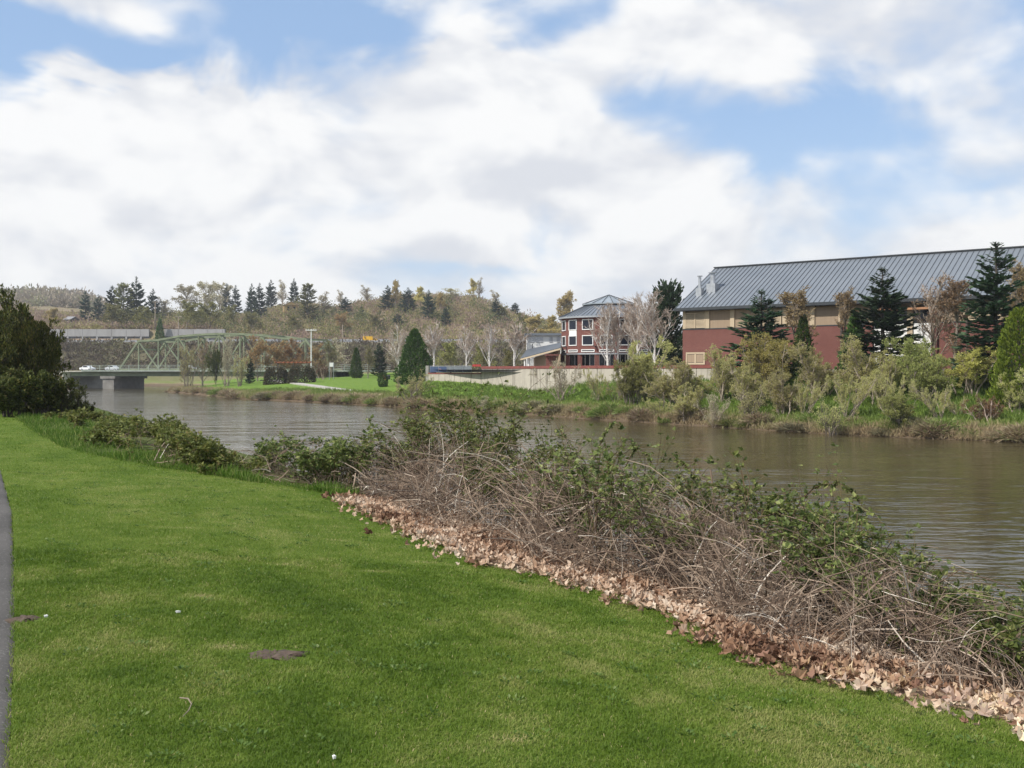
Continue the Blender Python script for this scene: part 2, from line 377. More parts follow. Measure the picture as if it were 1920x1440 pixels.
def water_material():
    m, g = new_mat('river_water'); geo = g.node('ShaderNodeNewGeometry').outputs['Position']
    mp = g.node('ShaderNodeMapping', {'Vector': geo}); mp.inputs['Rotation'].default_value = (0,0,math.radians(-8)); mp.inputs['Scale'].default_value = (0.45,1.25,1)
    w1 = g.noise(mp.outputs[0], 1.15, 3.0, 0.5, 0.4); w2 = g.noise(mp.outputs[0], 0.16, 3.0, 0.5, 0.6); w3 = g.noise(mp.outputs[0], 3.6, 2.0, 0.5)
    patch = g.rng(g.noise(geo, 0.035, 3.0, 0.55), 0.36, 0.66, 0.35, 1.0)
    h = g.m('ADD', g.m('MULTIPLY', g.m('MULTIPLY', w1, patch), 0.16), g.m('ADD', g.m('MULTIPLY', w2, 0.30), g.m('MULTIPLY', w3, 0.02)))
    bn = g.node('ShaderNodeBump', {'Height': h}); bn.inputs['Distance'].default_value = 0.62; bn.inputs['Strength'].default_value = 1.0
    col = g.mix(g.rng(w2,0.3,0.7), (0.070,0.056,0.027), (0.054,0.044,0.022))
    b = g.node('ShaderNodeBsdfPrincipled', {'Base Color': col, 'Roughness': 0.10, 'IOR': 1.33, 'Specular IOR Level': 0.5})
    g.l.new(bn.outputs[0], b.inputs['Normal']); finish(g, b); return m
lo, hi = river.min(0)-6, river.max(0)+6
structure(MB().add([[lo[0],lo[1],WATER],[hi[0],lo[1],WATER],[hi[0],hi[1],WATER],[lo[0],hi[1],WATER]], [[0,1,2,3]]).build('river_water', water_material()))

# ------------------------------------------------------------------ near bank: path, lawn, litter slope
def edge_s(u):                                        # wavy border between lawn and leaf litter
    return np.interp(u, [2,3.37,3.8,4.2,4.9,5.6,6.2,6.9,7.4,7.9,8.33,8.9,9.7,10.5,11.9,13.9,14.6,15.4,16.6,18.4,20,23.3,30,60], [4.85,4.82,4.67,4.48,4.37,4.58,4.66,4.72,4.70,4.44,4.12,4.2,4.38,4.38,4.5,4.72,4.72,4.39,3.64,2.89,2.32,1.7,1.35,1.0])+0.04*(vnoise(u*0.45, 0*u, 3)-0.5)+0.10*(vnoise(u*2.3, 0*u, 9)-0.5)
def path_s(u): return np.interp(u, [0,4,6.6,9.5,12.7,18,30], [.0,.09,.19,.27,.34,.32,.1])
def lump(x, y): return 0.05*(fbm(x/1.7, y/1.7, 11)-0.5)+0.02*(fbm(x/0.5, y/0.5, 23)-0.5)
def strip(name, us_, sfun, ns, mat, zf):
    Ug = np.repeat(us_[:,None], ns, 1); Sg = sfun(us_); X, Y = near(Ug, Sg); Z = zf(X, Y, Sg)
    n0, n1 = Ug.shape; ii = np.arange(n0*n1).reshape(n0, n1)
    q = np.stack([ii[:-1,:-1], ii[:-1,1:], ii[1:,1:], ii[1:,:-1]], -1).reshape(-1,4)
    return structure(MB().add(np.stack([X,Y,Z],-1), q[:, ::-1]).build(name, mat, smooth=True))
ul = np.concatenate([np.arange(-26, 0, 1.0), np.arange(0, 24, 0.16), np.arange(24, 118, 0.6)])
lawn_zf = lambda X,Y,S: near_z(S)+lump(X,Y)*np.clip((S-0.1)*3,0,1)
def lawn_material():
    m, g = new_mat('mown_lawn'); geo = g.node('ShaderNodeNewGeometry').outputs['Position']
    st = g.node('ShaderNodeMapping', {'Vector': geo}); st.inputs['Rotation'].default_value = (0,0,math.radians(-28)); st.inputs['Scale'].default_value = (1.6,0.5,1)
    n = g.noise(st.outputs[0], 0.9, 5, 0.6); nf = g.noise(geo, 34.0, 5, 0.7)
    c = g.mix(g.rng(n,0.3,0.7), (0.095,0.155,0.018), (0.15,0.205,0.032)); c = g.mix(g.rng(nf,0.35,0.75), c, (0.05,0.09,0.012))
    b = g.node('ShaderNodeBsdfPrincipled', {'Base Color': c, 'Roughness': 0.9, 'Specular IOR Level': 0.1})
    bn = g.node('ShaderNodeBump', {'Height': g.noise(geo, 60.0, 4, 0.7)}); bn.inputs['Distance'].default_value = 0.02
    g.l.new(bn.outputs[0], b.inputs['Normal']); finish(g, b); return m
M_LAWN = lawn_material()
strip('lawn', ul, lambda u: path_s(u)[:,None]+(edge_s(u)[:,None]-path_s(u)[:,None])*np.linspace(0,1,36)[None,:], 36, M_LAWN, lawn_zf)
strip('verge', ul, lambda u: np.repeat(np.array([[-40,-30,-20,-12,-8,-5,-3.5,-2.45]]), len(u), 0), 8, M_LAWN, lambda X,Y,S: near_z(S)-0.01)
def path_material():
    m, g = new_mat('asphalt_path'); geo = g.node('ShaderNodeNewGeometry').outputs['Position']
    n = g.noise(geo, 0.9, 5, 0.6); sp = g.noise(geo, 45.0, 3, 0.7); sp2 = g.noise(geo, 20.0, 2, 0.6)
    c = g.mix(g.rng(n,0.3,0.7), (0.085,0.08,0.074), (0.12,0.112,0.104)); c = g.mix(g.rng(sp,0.58,0.72), c, (0.27,0.26,0.24)); c = g.mix(g.rng(sp2,0.66,0.74), c, (0.06,0.055,0.05))
    b = g.node('ShaderNodeBsdfPrincipled', {'Base Color': c, 'Roughness': 0.95, 'Specular IOR Level': 0.15})
    bn = g.node('ShaderNodeBump', {'Height': sp}); bn.inputs['Distance'].default_value = 0.006
    g.l.new(bn.outputs[0], b.inputs['Normal']); finish(g, b); return m
strip('path', ul, lambda u: np.stack([0*u-2.45, 0*u-2.4, 0*u-0.8, path_s(u)-.06, path_s(u)+0.02*(vnoise(u*3,0*u,4)-.5)], 1), 5, path_material(), lambda X,Y,S: 0.012+0*X+np.where((S>us(X,Y)[1]*0+path_s(us(X,Y)[0])-.05)|(S<-2.44), -0.03, 0.0))
def litter_material():
    m, g = new_mat('leaf_litter_soil'); geo = g.node('ShaderNodeNewGeometry').outputs['Position']
    n = g.noise(geo, 14.0, 4, 0.7, 1.0); n2 = g.noise(geo, 2.0, 4, 0.6)
    c = g.ramp(n, [(0.30,(0.10,0.065,0.045)),(0.42,(0.26,0.17,0.11)),(0.58,(0.42,0.30,0.20)),(0.75,(0.50,0.39,0.29))]); c = g.mix(g.rng(n2,0.5,0.75,0,0.6), c, (0.16,0.11,0.07))
    au = g.m('ADD', g.m('MULTIPLY', g.node('ShaderNodeSeparateXYZ', {0: geo}).outputs[1], 0.883), g.m('MULTIPLY', g.node('ShaderNodeSeparateXYZ', {0: geo}).outputs[0], -0.47))
    c = g.mix(g.rng(g.m('ADD', au, g.m('MULTIPLY', n2, 4.0)), 14.5, 17.5), c, g.mix(n, (0.05,0.085,0.015), (0.13,0.15,0.045)))
    b = g.node('ShaderNodeBsdfPrincipled', {'Base Color': c, 'Roughness': 0.95, 'Specular IOR Level': 0.1})
    bn = g.node('ShaderNodeBump', {'Height': n}); bn.inputs['Distance'].default_value = 0.05
    g.l.new(bn.outputs[0], b.inputs['Normal']); finish(g, b); return m
bank_zf = lambda X,Y,S: near_z(S)+lump(X,Y)*np.clip((9-S)/3,0,1)+0.12*(fbm(X/0.6,Y/0.6,41)-0.5)*np.clip((S-4.8)*1.5,0,1)
strip('river_bank', ul, lambda u: edge_s(u)[:,None]+(13.5-edge_s(u)[:,None])*np.array([0,.012,.03,.06,.1,.14,.18,.22,.27,.33,.4,.5,.6,.72,.86,1])[None,:], 16, litter_material(), bank_zf)
def near_ground(x, y):
    u, s = us(x, y); e = edge_s(u); return np.where(s < e, lawn_zf(x, y, s), bank_zf(x, y, s))
# ------------------------------------------------------------------ large hall with standing-seam roof
def build_hall():
    Zc = 115.6; X0 = (1280-CX)/F*Zc; ang = math.atan2(-0.61, 0.79); zb = 1.0
    t = thing('community_hall', 'long red brick and tan hall with blue-grey standing-seam metal roof', 'building', (X0, Zc, zb), ang)
    Ln, Dp = 62.0, 17.2; br, ev = 6.35-zb, 8.42-zb; roofe, ridge, ry = 8.75-zb, 14.2-zb, 9.4; oh = 0.8
    b = MB().box((0,0,-0.5), (21.6,Dp,br)); b.box((27.7,0.002,-0.5), (Ln,Dp,br)); b.box((21.6,1.2,-0.5),(27.7,Dp,br)); b.build('brick_wall', MAT['brick'], t)
    u = MB().box((0.06,0.06,br), (21.6,Dp-.06,ev)); u.box((27.7,0.06,br),(Ln-.06,Dp-.06,ev)); u.box((21.6,1.2,br),(27.7,Dp-.06,ev)); u.build('upper_wall', MAT['tan'], t)
    MB().prism([(0.1,0.1),(0.14,0.1),(0.14,Dp-.1),(0.1,Dp-.1)], ev-.3, ev).build('gable_sill', MAT['tan'], t)
    gm = MB(); sl = (ridge-roofe)/(ry+oh)
    gm.add([[.1,.1,ev],[.1,Dp-.1,ev],[.1,ry,ridge-.3]], tris=[[0,1,2]]); gm.build('gable_wall', MAT['tan'], t)
    MB().box((-0.03,-0.035,br-.06),(21.58,-0.001,br+.05)).box((27.72,-0.035,br-.06),(Ln,-0.001,br+.05)).build('belt_course', MAT['darkmetal'], t)
    # roof
    xs = (-0.6, Ln+.6); yb = 2*ry+oh
    r = MB()
    v = [[x,yy,zz] for x in xs for (yy,zz) in ((-oh,roofe),(ry,ridge),(yb,roofe),(yb,roofe-.22),(ry,ridge-.25),(-oh,roofe-.22))]
    r.add(v, [[0,6,7,1],[1,7,8,2],[2,8,9,3],[3,9,10,4],[4,10,11,5],[5,11,6,0],[0,1,4,5],[1,2,3,4],[6,11,10,7],[7,10,9,8]])
    ro = r.build('roof', MAT['slate'], t)
    k = np.array([0,1,sl]); k = k/np.linalg.norm(k)
    se = MB().beam((0,-oh,roofe+.035),(0,ry-.02,ridge+.035),0.042,0.06).mesh('seam', MAT['seam'])
    for i, x in enumerate(np.arange(-0.5, Ln+.6, 0.56)):
        o = link('seam', se, ro); o.location = (float(x), 0, 0)
    MB().beam((-.65,ry,ridge+.08),(Ln+.65,ry,ridge+.08),0.45,0.12).build('ridge_cap', MAT['darkmetal'], ro)
    MB().box((-.62,-oh-.16,roofe-.30),(Ln+.62,-oh-.003,roofe+.02)).build('gutter', MAT['darkmetal'], t)
    MB().box((-.55,-oh+.003,ev-.02),(Ln+.55,-.0,ev+.05)).build('soffit', MAT['darkmetal'], t)
    # pilasters and louvres of the upper storey
    for i in range(0, 20):
        x = 0.05+3.05*i
        if 21.5 < x < 27.7: continue
        MB().box((x-(.0 if i==0 else .2),-.09,br+.052),(x+.3,0.055,ev-.025)).build('pilaster', MAT['cream'], t)
    for i in (0, 3, 10, 13):
        x0 = 0.05+3.05*i+(.32 if i else .42); x1 = x0+2.3; z0, z1 = br+.1, br+1.75
        lv = MB().box((x0,-.02,z0),(x1,.05,z1)).build('louvre', MAT['darkmetal'], t)
        fr = MB(); fr.box((x0-.1,-.10,z0-.1+.09),(x0,-.021,z1+.1)); fr.box((x1,-.10,z0-.01),(x1+.1,-.021,z1+.1)); fr.box((x0,-.10,z1),(x1,-.021,z1+.1)); fr.box(((x0+x1)/2-.06,-.13,z0),((x0+x1)/2+.06,-.09,z1)); fr.build('frame', MAT['cream'], lv)
        sm = MB().add([[0,-.022,.09],[2.3,-.022,.09],[2.3,-.085,0],[0,-.085,0],[0,-.022,.115],[2.3,-.022,.115],[2.3,-.085,.025],[0,-.085,.025]], [[0,1,2,3],[4,7,6,5],[3,2,6,7],[0,4,5,1],[0,3,7,4],[1,5,6,2]]).mesh('slat', MAT['cream'])
        for j in range(12):
            o = link('slat', sm, lv); o.location = (x0,0,z0+.02+j*.134)
    # low window by the corner
    wn = MB().box((.55,-.03,1.45),(2.75,.02,2.55)).build('window', MAT['glass'], t)
    fr = MB(); 
    for (a,b_,c,d) in ((.45,.62,1.3,2.7),(1.55,1.75,1.45,2.55),(2.68,2.85,1.3,2.7),(.62,2.68,2.5,2.7),(.62,2.68,1.3,1.5)): fr.box((a,-.09,c),(b_,-.031,d))
    fr.build('frame', MAT['cream'], wn)
    for (a,b_) in ((.64,1.53),(1.77,2.66)): MB().box((a,-.05,1.55),(b_,-.032,2.45)).build('pane', MAT['tan'], wn)
    # entrance bay: glazing over white panels
    MB().box((21.6,-.5,ev-.75),(27.7,1.19,ev-.55)).build('bay_beam', plain('rust_beam',(0.42,0.22,0.12),None,1.0), t)
    for (a,b_) in ((21.75,23.3),(23.45,24.95),(25.65,27.45)):
        w = MB().box((a,.5,br+.05),(b_,.56,ev-.77)).build('window', MAT['glass'], t)
        f = MB(); f.box((a-.06,.42,br+.0),(a+.02,.499,ev-.76)); f.box((b_-.02,.42,br),(b_+.06,.499,ev-.76)); f.build('frame', MAT['darkmetal'], w)
        MB().box((a-.05,.3,0.6),(b_+.05,.9,br-.03)).build('white_panel', MAT['white'], t)
    MB().box((25.02,.1,0),(25.55,1.1,ev-.56)).build('column', MAT['cream'], t)
    MB().box((27.45,-.4,0),(27.98,-.005,ev-.76)).build('pier', plain('plum_pier',(0.17,0.06,0.06),None,1.0), t)
    for x in (18.35, 30.55, 42.75): 
        d = MB().box((x+.03,-.2,0),(x+.2,-.095,ev)); d.build('downspout', plain('brown_downspout',(0.09,0.07,0.06),None,1.0), t)
    # two flues on the roof
    def roofz(y): return roofe+(y+oh)*sl
    for (x,y,h,w) in ((0.95,2.4,2.0,.35),(2.15,3.35,1.9,.55)):
        f = MB().box((x-w,y-w,roofz(y)-.45),(x+w,y+w,roofz(y)+.75)).build('flue', MAT['galv'], ro)
        c = MB().cyl((x,y,roofz(y)+.745),(x,y,roofz(y)+h),w*.55,w*.5,10); c.cyl((x,y,roofz(y)+h+.12),(x,y,roofz(y)+h+.2),w*.95,w*.95,12)
        for a in range(3): c.cyl((x+.4*w*math.cos(a*2.1),y+.4*w*math.sin(a*2.1),roofz(y)+h-.05),(x+.4*w*math.cos(a*2.1),y+.4*w*math.sin(a*2.1),roofz(y)+h+.15),.03,.03,5)
        c.build('pipe', MAT['galv'], f)
build_hall()

# ------------------------------------------------------------------ sixteen-sided brick rotunda
PLZ = 1.75
def build_rotunda():
    Zc = 147.0; C = ((1142-CX)/F*Zc, Zc, PLZ); R = 7.0
    t = thing('rotunda', 'round red brick building with white-framed windows and tiered grey metal roof', 'building', C)
    A = [math.radians(2.5+22.5*i) for i in range(16)]
    def ring(r): return [(-r*math.cos(a), -r*math.sin(a)) for a in A]
    def z(py): return zof(py, 140.5)-PLZ
    zc, ze = z(661.5), z(593)
    MB().prism(ring(R), zc, ze).build('brick_wall', MAT['brick'], t)
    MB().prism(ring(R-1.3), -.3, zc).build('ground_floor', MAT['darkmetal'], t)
    MB().prism(ring(R+.25), zc-.22, zc-.02).build('canopy', MAT['galv'], t)
    def wall_rect(i, a0, a1, z0, z1, off, th):
        """box on facet i between fractions a0..a1"""
        p, q = np.array(ring(R)[i]), np.array(ring(R)[(i+1)%16]); d = q-p; n = np.array([d[1],-d[0]])/np.linalg.norm(d); n = n*(-1 if n@p<0 else 1)
        a, b = p+d*a0, p+d*a1; v = []
        for zz in (z0,z1):
            for e in (a+n*off, b+n*off, b+n*(off+th), a+n*(off+th)): v.append([e[0],e[1],zz])
        return v
    BQ = [[0,3,2,1],[4,5,6,7],[0,1,5,4],[1,2,6,5],[2,3,7,6],[3,0,4,7]]
    def window(i, a0, a1, z0, z1, nm='window'):
        w = MB().add(wall_rect(i,a0,a1,z0,z1,.003,.02), BQ).build(nm, MAT['glass'], t)
        fw = .11; L = 2*R*math.sin(math.radians(11.25)); fa = fw/L; f = MB()
        for (x0,x1,y0,y1) in ((a0-fa,a0,z0-fw,z1+fw),(a1,a1+fa,z0-fw,z1+fw),(a0,a1,z1,z1+fw),(a0,a1,z0-fw,z0)): f.add(wall_rect(i,x0,x1,y0,y1,.003,.09), BQ)
        f.build('frame', MAT['white'], w)
    for i in range(0, 8):
        window(i,.22,.78,z(616.5),z(599.5)); window(i,.22,.78,z(646),z(629.5)); window(i,.17,.86,z(658.3),z(656.2),'clerestory_window')
        if i == 1: MB().add(wall_rect(i,.2,.8,z(628),z(618.5),.003,.04), BQ).build('spandrel', MAT['white'], t)
        c = MB(); p = ring(R-.15)[i]; c.box((p[0]-.3,p[1]-.3,-.3),(p[0]+.3,p[1]+.3,zc-.23)); c.build('column', MAT['brick'], t)
        p, q = np.array(ring(R-1.25)[i]), np.array(ring(R-1.25)[i+1])
        for k in range(3):
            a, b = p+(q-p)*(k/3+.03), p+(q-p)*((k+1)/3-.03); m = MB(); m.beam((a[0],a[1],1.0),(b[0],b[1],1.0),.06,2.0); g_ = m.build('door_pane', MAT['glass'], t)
            MB().beam((a[0],a[1]-.06,0),(a[0],a[1]-.06,2.3),.09,.09).build('frame', MAT['white'], g_)
    # roofs
    def cone(r0, z0, r1, z1, th=.15):
        m = MB(); a, b, c = ring(r0), ring(max(r1,.02)), ring(r0)
        v = [[*p,z0] for p in a]+[[*p,z1] for p in b]+[[*p,z0-th] for p in c]
        q = [[i,(i+1)%16,16+(i+1)%16,16+i] for i in range(16)]+[[32+i,32+(i+1)%16,(i+1)%16,i] for i in range(16)]
        m.add(v, q); m.add([[*p,z0-th] for p in c]+[[0,0,z0-th]], tris=[[16,i,(i+1)%16] for i in range(16)]); return m
    def Zt(py): return zof(py, 146)-PLZ
    r0 = cone(R+.45, ze+.12, 3.6, Zt(573)).build('roof', MAT['slate'], t)
    s = MB()
    for i in range(16):
        for f in (0,.25,.5,.75):
            p, q = ring(R+.46)[i], ring(R+.46)[(i+1)%16]; a, b = ring(3.6)[i], ring(3.6)[(i+1)%16]
            s.beam((p[0]+(q[0]-p[0])*f,p[1]+(q[1]-p[1])*f,ze+.15),(a[0]+(b[0]-a[0])*f,a[1]+(b[1]-a[1])*f,Zt(573)+.03),.05,.07)
    stuff(s.build('roof_seams', MAT['seam'], r0))
    MB().prism(ring(3.4), Zt(573)-.3, Zt(571)+.1).build('lantern_drum', MAT['darkmetal'], t)
    r1 = cone(3.95, Zt(570), .05, Zt(552)).build('lantern_roof', plain('pale_glazed_roof',(0.33,0.36,0.38),(0.22,0.25,0.27),1.0,0.3,metal=.2), t)
    s = MB()
    for i in range(16):
        p = ring(3.95)[i]; s.beam((p[0],p[1],Zt(570)+.03),(0,0,Zt(552)+.03),.07,.07)
    stuff(s.build('lantern_ribs', MAT['darkmetal'], r1))
    MB().add(cone(R+.5, ze+.06, R+.3, ze+.1, .2).v[0], cone(R+.5, ze+.06, R+.3, ze+.1, .2).q[0]).build('eave_trim', MAT['galv'], t)
    for (i) in (0,2): 
        v = wall_rect(i,.9,1.0,z(650),z(648.5),.0,.5); MB().add(v, BQ).build('wall_lamp', MAT['darkmetal'], t)
build_rotunda()

def build_low_wing():
    t = thing('low_wing', 'low tan building with dark slate roof left of the round brick building', 'building', (W(1020,690,155)[0],155,PLZ))
    o = np.array([W(1020,690,155)[0],155,PLZ])
    A,B,C,D = (W(976,671,148)-o, W(1051,651,141)-o, W(1053,642,158)-o, W(988,655,162)-o)
    th = np.array([0,0,-.28]); r = MB().add([A,B,C,D,A+th,B+th,C+th,D+th], [[0,1,2,3],[7,6,5,4],[0,4,5,1],[1,5,6,2],[2,6,7,3],[3,7,4,0]]); ro = r.build('roof', MAT['seam'], t)
    MB().beam(A+th*.9+np.array([0,-.12,0]), B+th*.9+np.array([0,-.12,0]), .1, .22).build('fascia', MAT['cream'], ro)
    a, b = A+np.array([2.2,.6,0]), B+np.array([0,.5,0])
    a[2] += .5
    for s in (0,):
        v = [[a[0],a[1],-.2],[b[0],b[1],-.2],[b[0],b[1],b[2]-.35],[a[0],a[1],a[2]-.35]]; w = [[x,y+12,zz] for (x,y,zz) in v]
        MB().add(v+w, [[0,1,2,3],[5,4,7,6],[0,3,7,4],[1,5,6,2],[3,2,6,7]]).build('wall', MAT['tan'], t)
    for px in (984, 992): p = W(px,690,147.5)-o; MB().cyl((p[0],p[1],-.2),(p[0],p[1],1.9),.12,.12,8).build('post', MAT['white'], t)
    for (px,c) in ((1027,'brick'),(1034,'brick'),(1042,'brick')): p = W(px,690,143)-o; MB().box((p[0]-.25,p[1]-.25,-.2),(p[0]+.25,p[1]+.25,1.95)).build('column', MAT['brick'], t)
    p, q = W(1022,661,142.5)-o, W(1052,661,142.5)-o; MB().box((p[0],p[1]-.6,1.96),(q[0],p[1]+1.2,2.2)).build('porch_roof', MAT['brick'], t)
    # clerestory block with flat grey-green roof
    p, q = W(988,645,163)-o, W(1052,645,163)-o; z0, z1 = zof(645,163)-PLZ, zof(629,163)-PLZ
    MB().box((p[0],p[1],-.2),(q[0],p[1]+8,z1)).build('clerestory_wall', MAT['white'], t)
    MB().box((p[0]-.4,p[1]-.5,z1+.003),(q[0]+.2,p[1]+8.4,z1+.35)).build('clerestory_roof', MAT['slate'], t)
    for (u0,u1) in ((990,1002),(1004,1018),(1030,1036),(1044,1050)):
        m, n = W(u0,640,163)-o, W(u1,640,163)-o; MB().box((m[0],p[1]-.06,z0+.25),(n[0],p[1]-.003,z1-.25)).build('window', MAT['galv'], t)
    p = W(998,653,155)-o; MB().cyl(p, p+np.array([0,0,.7]), .08,.08,6).build('vent_pipe', MAT['darkmetal'], t)
build_low_wing()

# ------------------------------------------------------------------ riverside retaining wall and terrace
def stained_concrete():
    m, g = new_mat('stained_concrete'); geo = g.node('ShaderNodeNewGeometry').outputs['Position']
    st = g.noise(g.scalev(geo, (2.2,2.2,0.16)), 1.0, 4, 0.6); n = g.noise(geo, 0.8, 5, 0.6)
    c = g.mix(g.rng(n,0.3,0.7), (0.47,0.43,0.36), (0.38,0.345,0.29)); c = g.mix(g.rng(st,0.52,0.66,0,0.8), c, (0.16,0.14,0.115))
    b = g.node('ShaderNodeBsdfPrincipled', {'Base Color': c, 'Roughness': 0.95, 'Specular IOR Level': 0.1}); finish(g, b); return m
M_STAIN = stained_concrete(); M_CAP = plain('red_brown_coping', (0.23,0.075,0.06), (0.17,0.055,0.05), 1.5, 0.9)
def pt(px): Z = float(np.interp(px, wall_px, wall_Z)); return np.array([(px-CX)/F*Z, Z])
wt = thing('retaining_wall', 'pale stained concrete retaining wall with red-brown coping below the buildings', 'wall', (*pt(1000), -1.5))
wo = np.array([*pt(1000), -1.5])
def wall_run(px0, px1, top, cap_h, name='wall_panel'):
    p, q = pt(px0), pt(px1); d = (q-p)/np.linalg.norm(q-p); n = np.array([-d[1],d[0]]); g0 = d*.03
    poly = np.array([p+g0,q-g0,q-g0+n*.4,p+g0+n*.4])-wo[:2]
    MB().prism(poly[:, :], -1.4, top-wo[2]).build(name, M_STAIN, wt)
    poly2 = np.array([p-n*.06,q-n*.06,q+n*.46,p+n*.46])-wo[:2]
    MB().prism(poly2, top-wo[2]+.002, top-wo[2]+cap_h).build('coping', M_CAP, wt)
for a, b in zip(range(803,896,20), list(range(823,896,20))+[903]): wall_run(a, b, 1.12, .16)
ps = list(range(903, 1430, 31))+[1430]
for a, b in zip(ps[:-1], ps[1:]): wall_run(a, b, 1.86, .34)
e = pt(801)-wo[:2]; MB().box((e[0]-.22,e[1]-.22,-1.4),(e[0]+.22,e[1]+.3,2.35-wo[2])).build('end_post', MAT['concrete'], wt)
pol = [pt(p)+np.array([.1,.3]) for p in range(801,1440,30)]+[np.array([95,60.]),np.array([140,120.]),np.array([120,260.]),np.array([-30,255.]),pt(801)+np.array([-3,40])]
structure(MB().prism(pol, PLZ-.35, PLZ).build('terrace', plain('terrace_paving',(0.30,0.27,0.24),(0.22,0.20,0.17),.3,.95)))

# blue mesh fence on the low wall
ft = thing('terrace_fence', 'low metal fence with blue and grey mesh panels on the retaining wall', 'fence', (*pt(805),1.28)); fo = np.array([*pt(805),1.28])
M_BLUE = plain('blue_mesh', (0.055,0.085,0.16), (0.045,0.07,0.13), 2.0, .8); M_GREY = plain('grey_mesh', (0.16,0.18,0.19), (0.12,0.14,0.15), 1.5, .8)
fp = [806,822,838,853,868,884]
for i,(a,b) in enumerate(zip(fp[:-1],fp[1:])):
    p, q = pt(a)-fo[:2]+np.array([0,.2]), pt(b)-fo[:2]+np.array([0,.2]); d=(q-p)/np.linalg.norm(q-p)
    MB().beam((*(p+d*.07),.5),(*(q-d*.07),.5),.03,.86).build('mesh_panel', M_BLUE if i<2 else M_GREY, ft)
    MB().beam((*p,1.0),(*q,1.0),.07,.07).build('rail', MAT['galv'], ft)
for a in fp: p = pt(a)-fo[:2]+np.array([0,.2]); MB().cyl((*p,-.02),(*p,1.06),.045,.045,6).build('post', MAT['galv'], ft)
p = pt(826)-fo[:2]+np.array([0,.13]); mk = MB()
for k in range(4): mk.beam((p[0]-.25+.14*k,p[1]-.02*k,.52+.07*(k%2)),(p[0]-.12+.14*k,p[1]-.02*(k+1),.60-.07*(k%2)),.02,.07)
mk.build('emblem', plain('pink_emblem',(0.5,0.3,0.33),None,2.0), ft)
# red bench, concrete pad
bt = thing('terrace_bench', 'small red-topped bench on the terrace beside the fence end', 'bench', (*(pt(893)+np.array([0,1.2])),PLZ))
M_RED = plain('red_paint',(0.42,0.07,0.06),(0.33,0.05,0.045),2.0,.6)
MB().box((-.6,-.3,.42),(.6,.3,.5)).build('seat', M_RED, bt); MB().box((-.6,.26,.505),(.6,.32,.74)).build('backrest', M_RED, bt)
for sx in (-.55,.5):
    for sy in (-.3,.25): MB().box((sx*.9,sy*.8,0),(sx*.9+.06,sy*.8+.06,.42)).build('leg', MAT['darkmetal'], bt)
pc = W(1000,741,114); structure(MB().prism([(pc[0]-1.0,pc[1]-.8),(pc[0]+.9,pc[1]-.3),(pc[0]+1.3,pc[1]+6),(pc[0]-.2,pc[1]+6.2)], [gz(pc[0],pc[1]-.5)-.3]*2+[gz(pc[0],pc[1]+6)-.3]*2, [gz(pc[0],pc[1]-.5)+.12]*2+[gz(pc[0],pc[1]+6)+.1]*2).build('footpath_slab', MAT['concrete']))

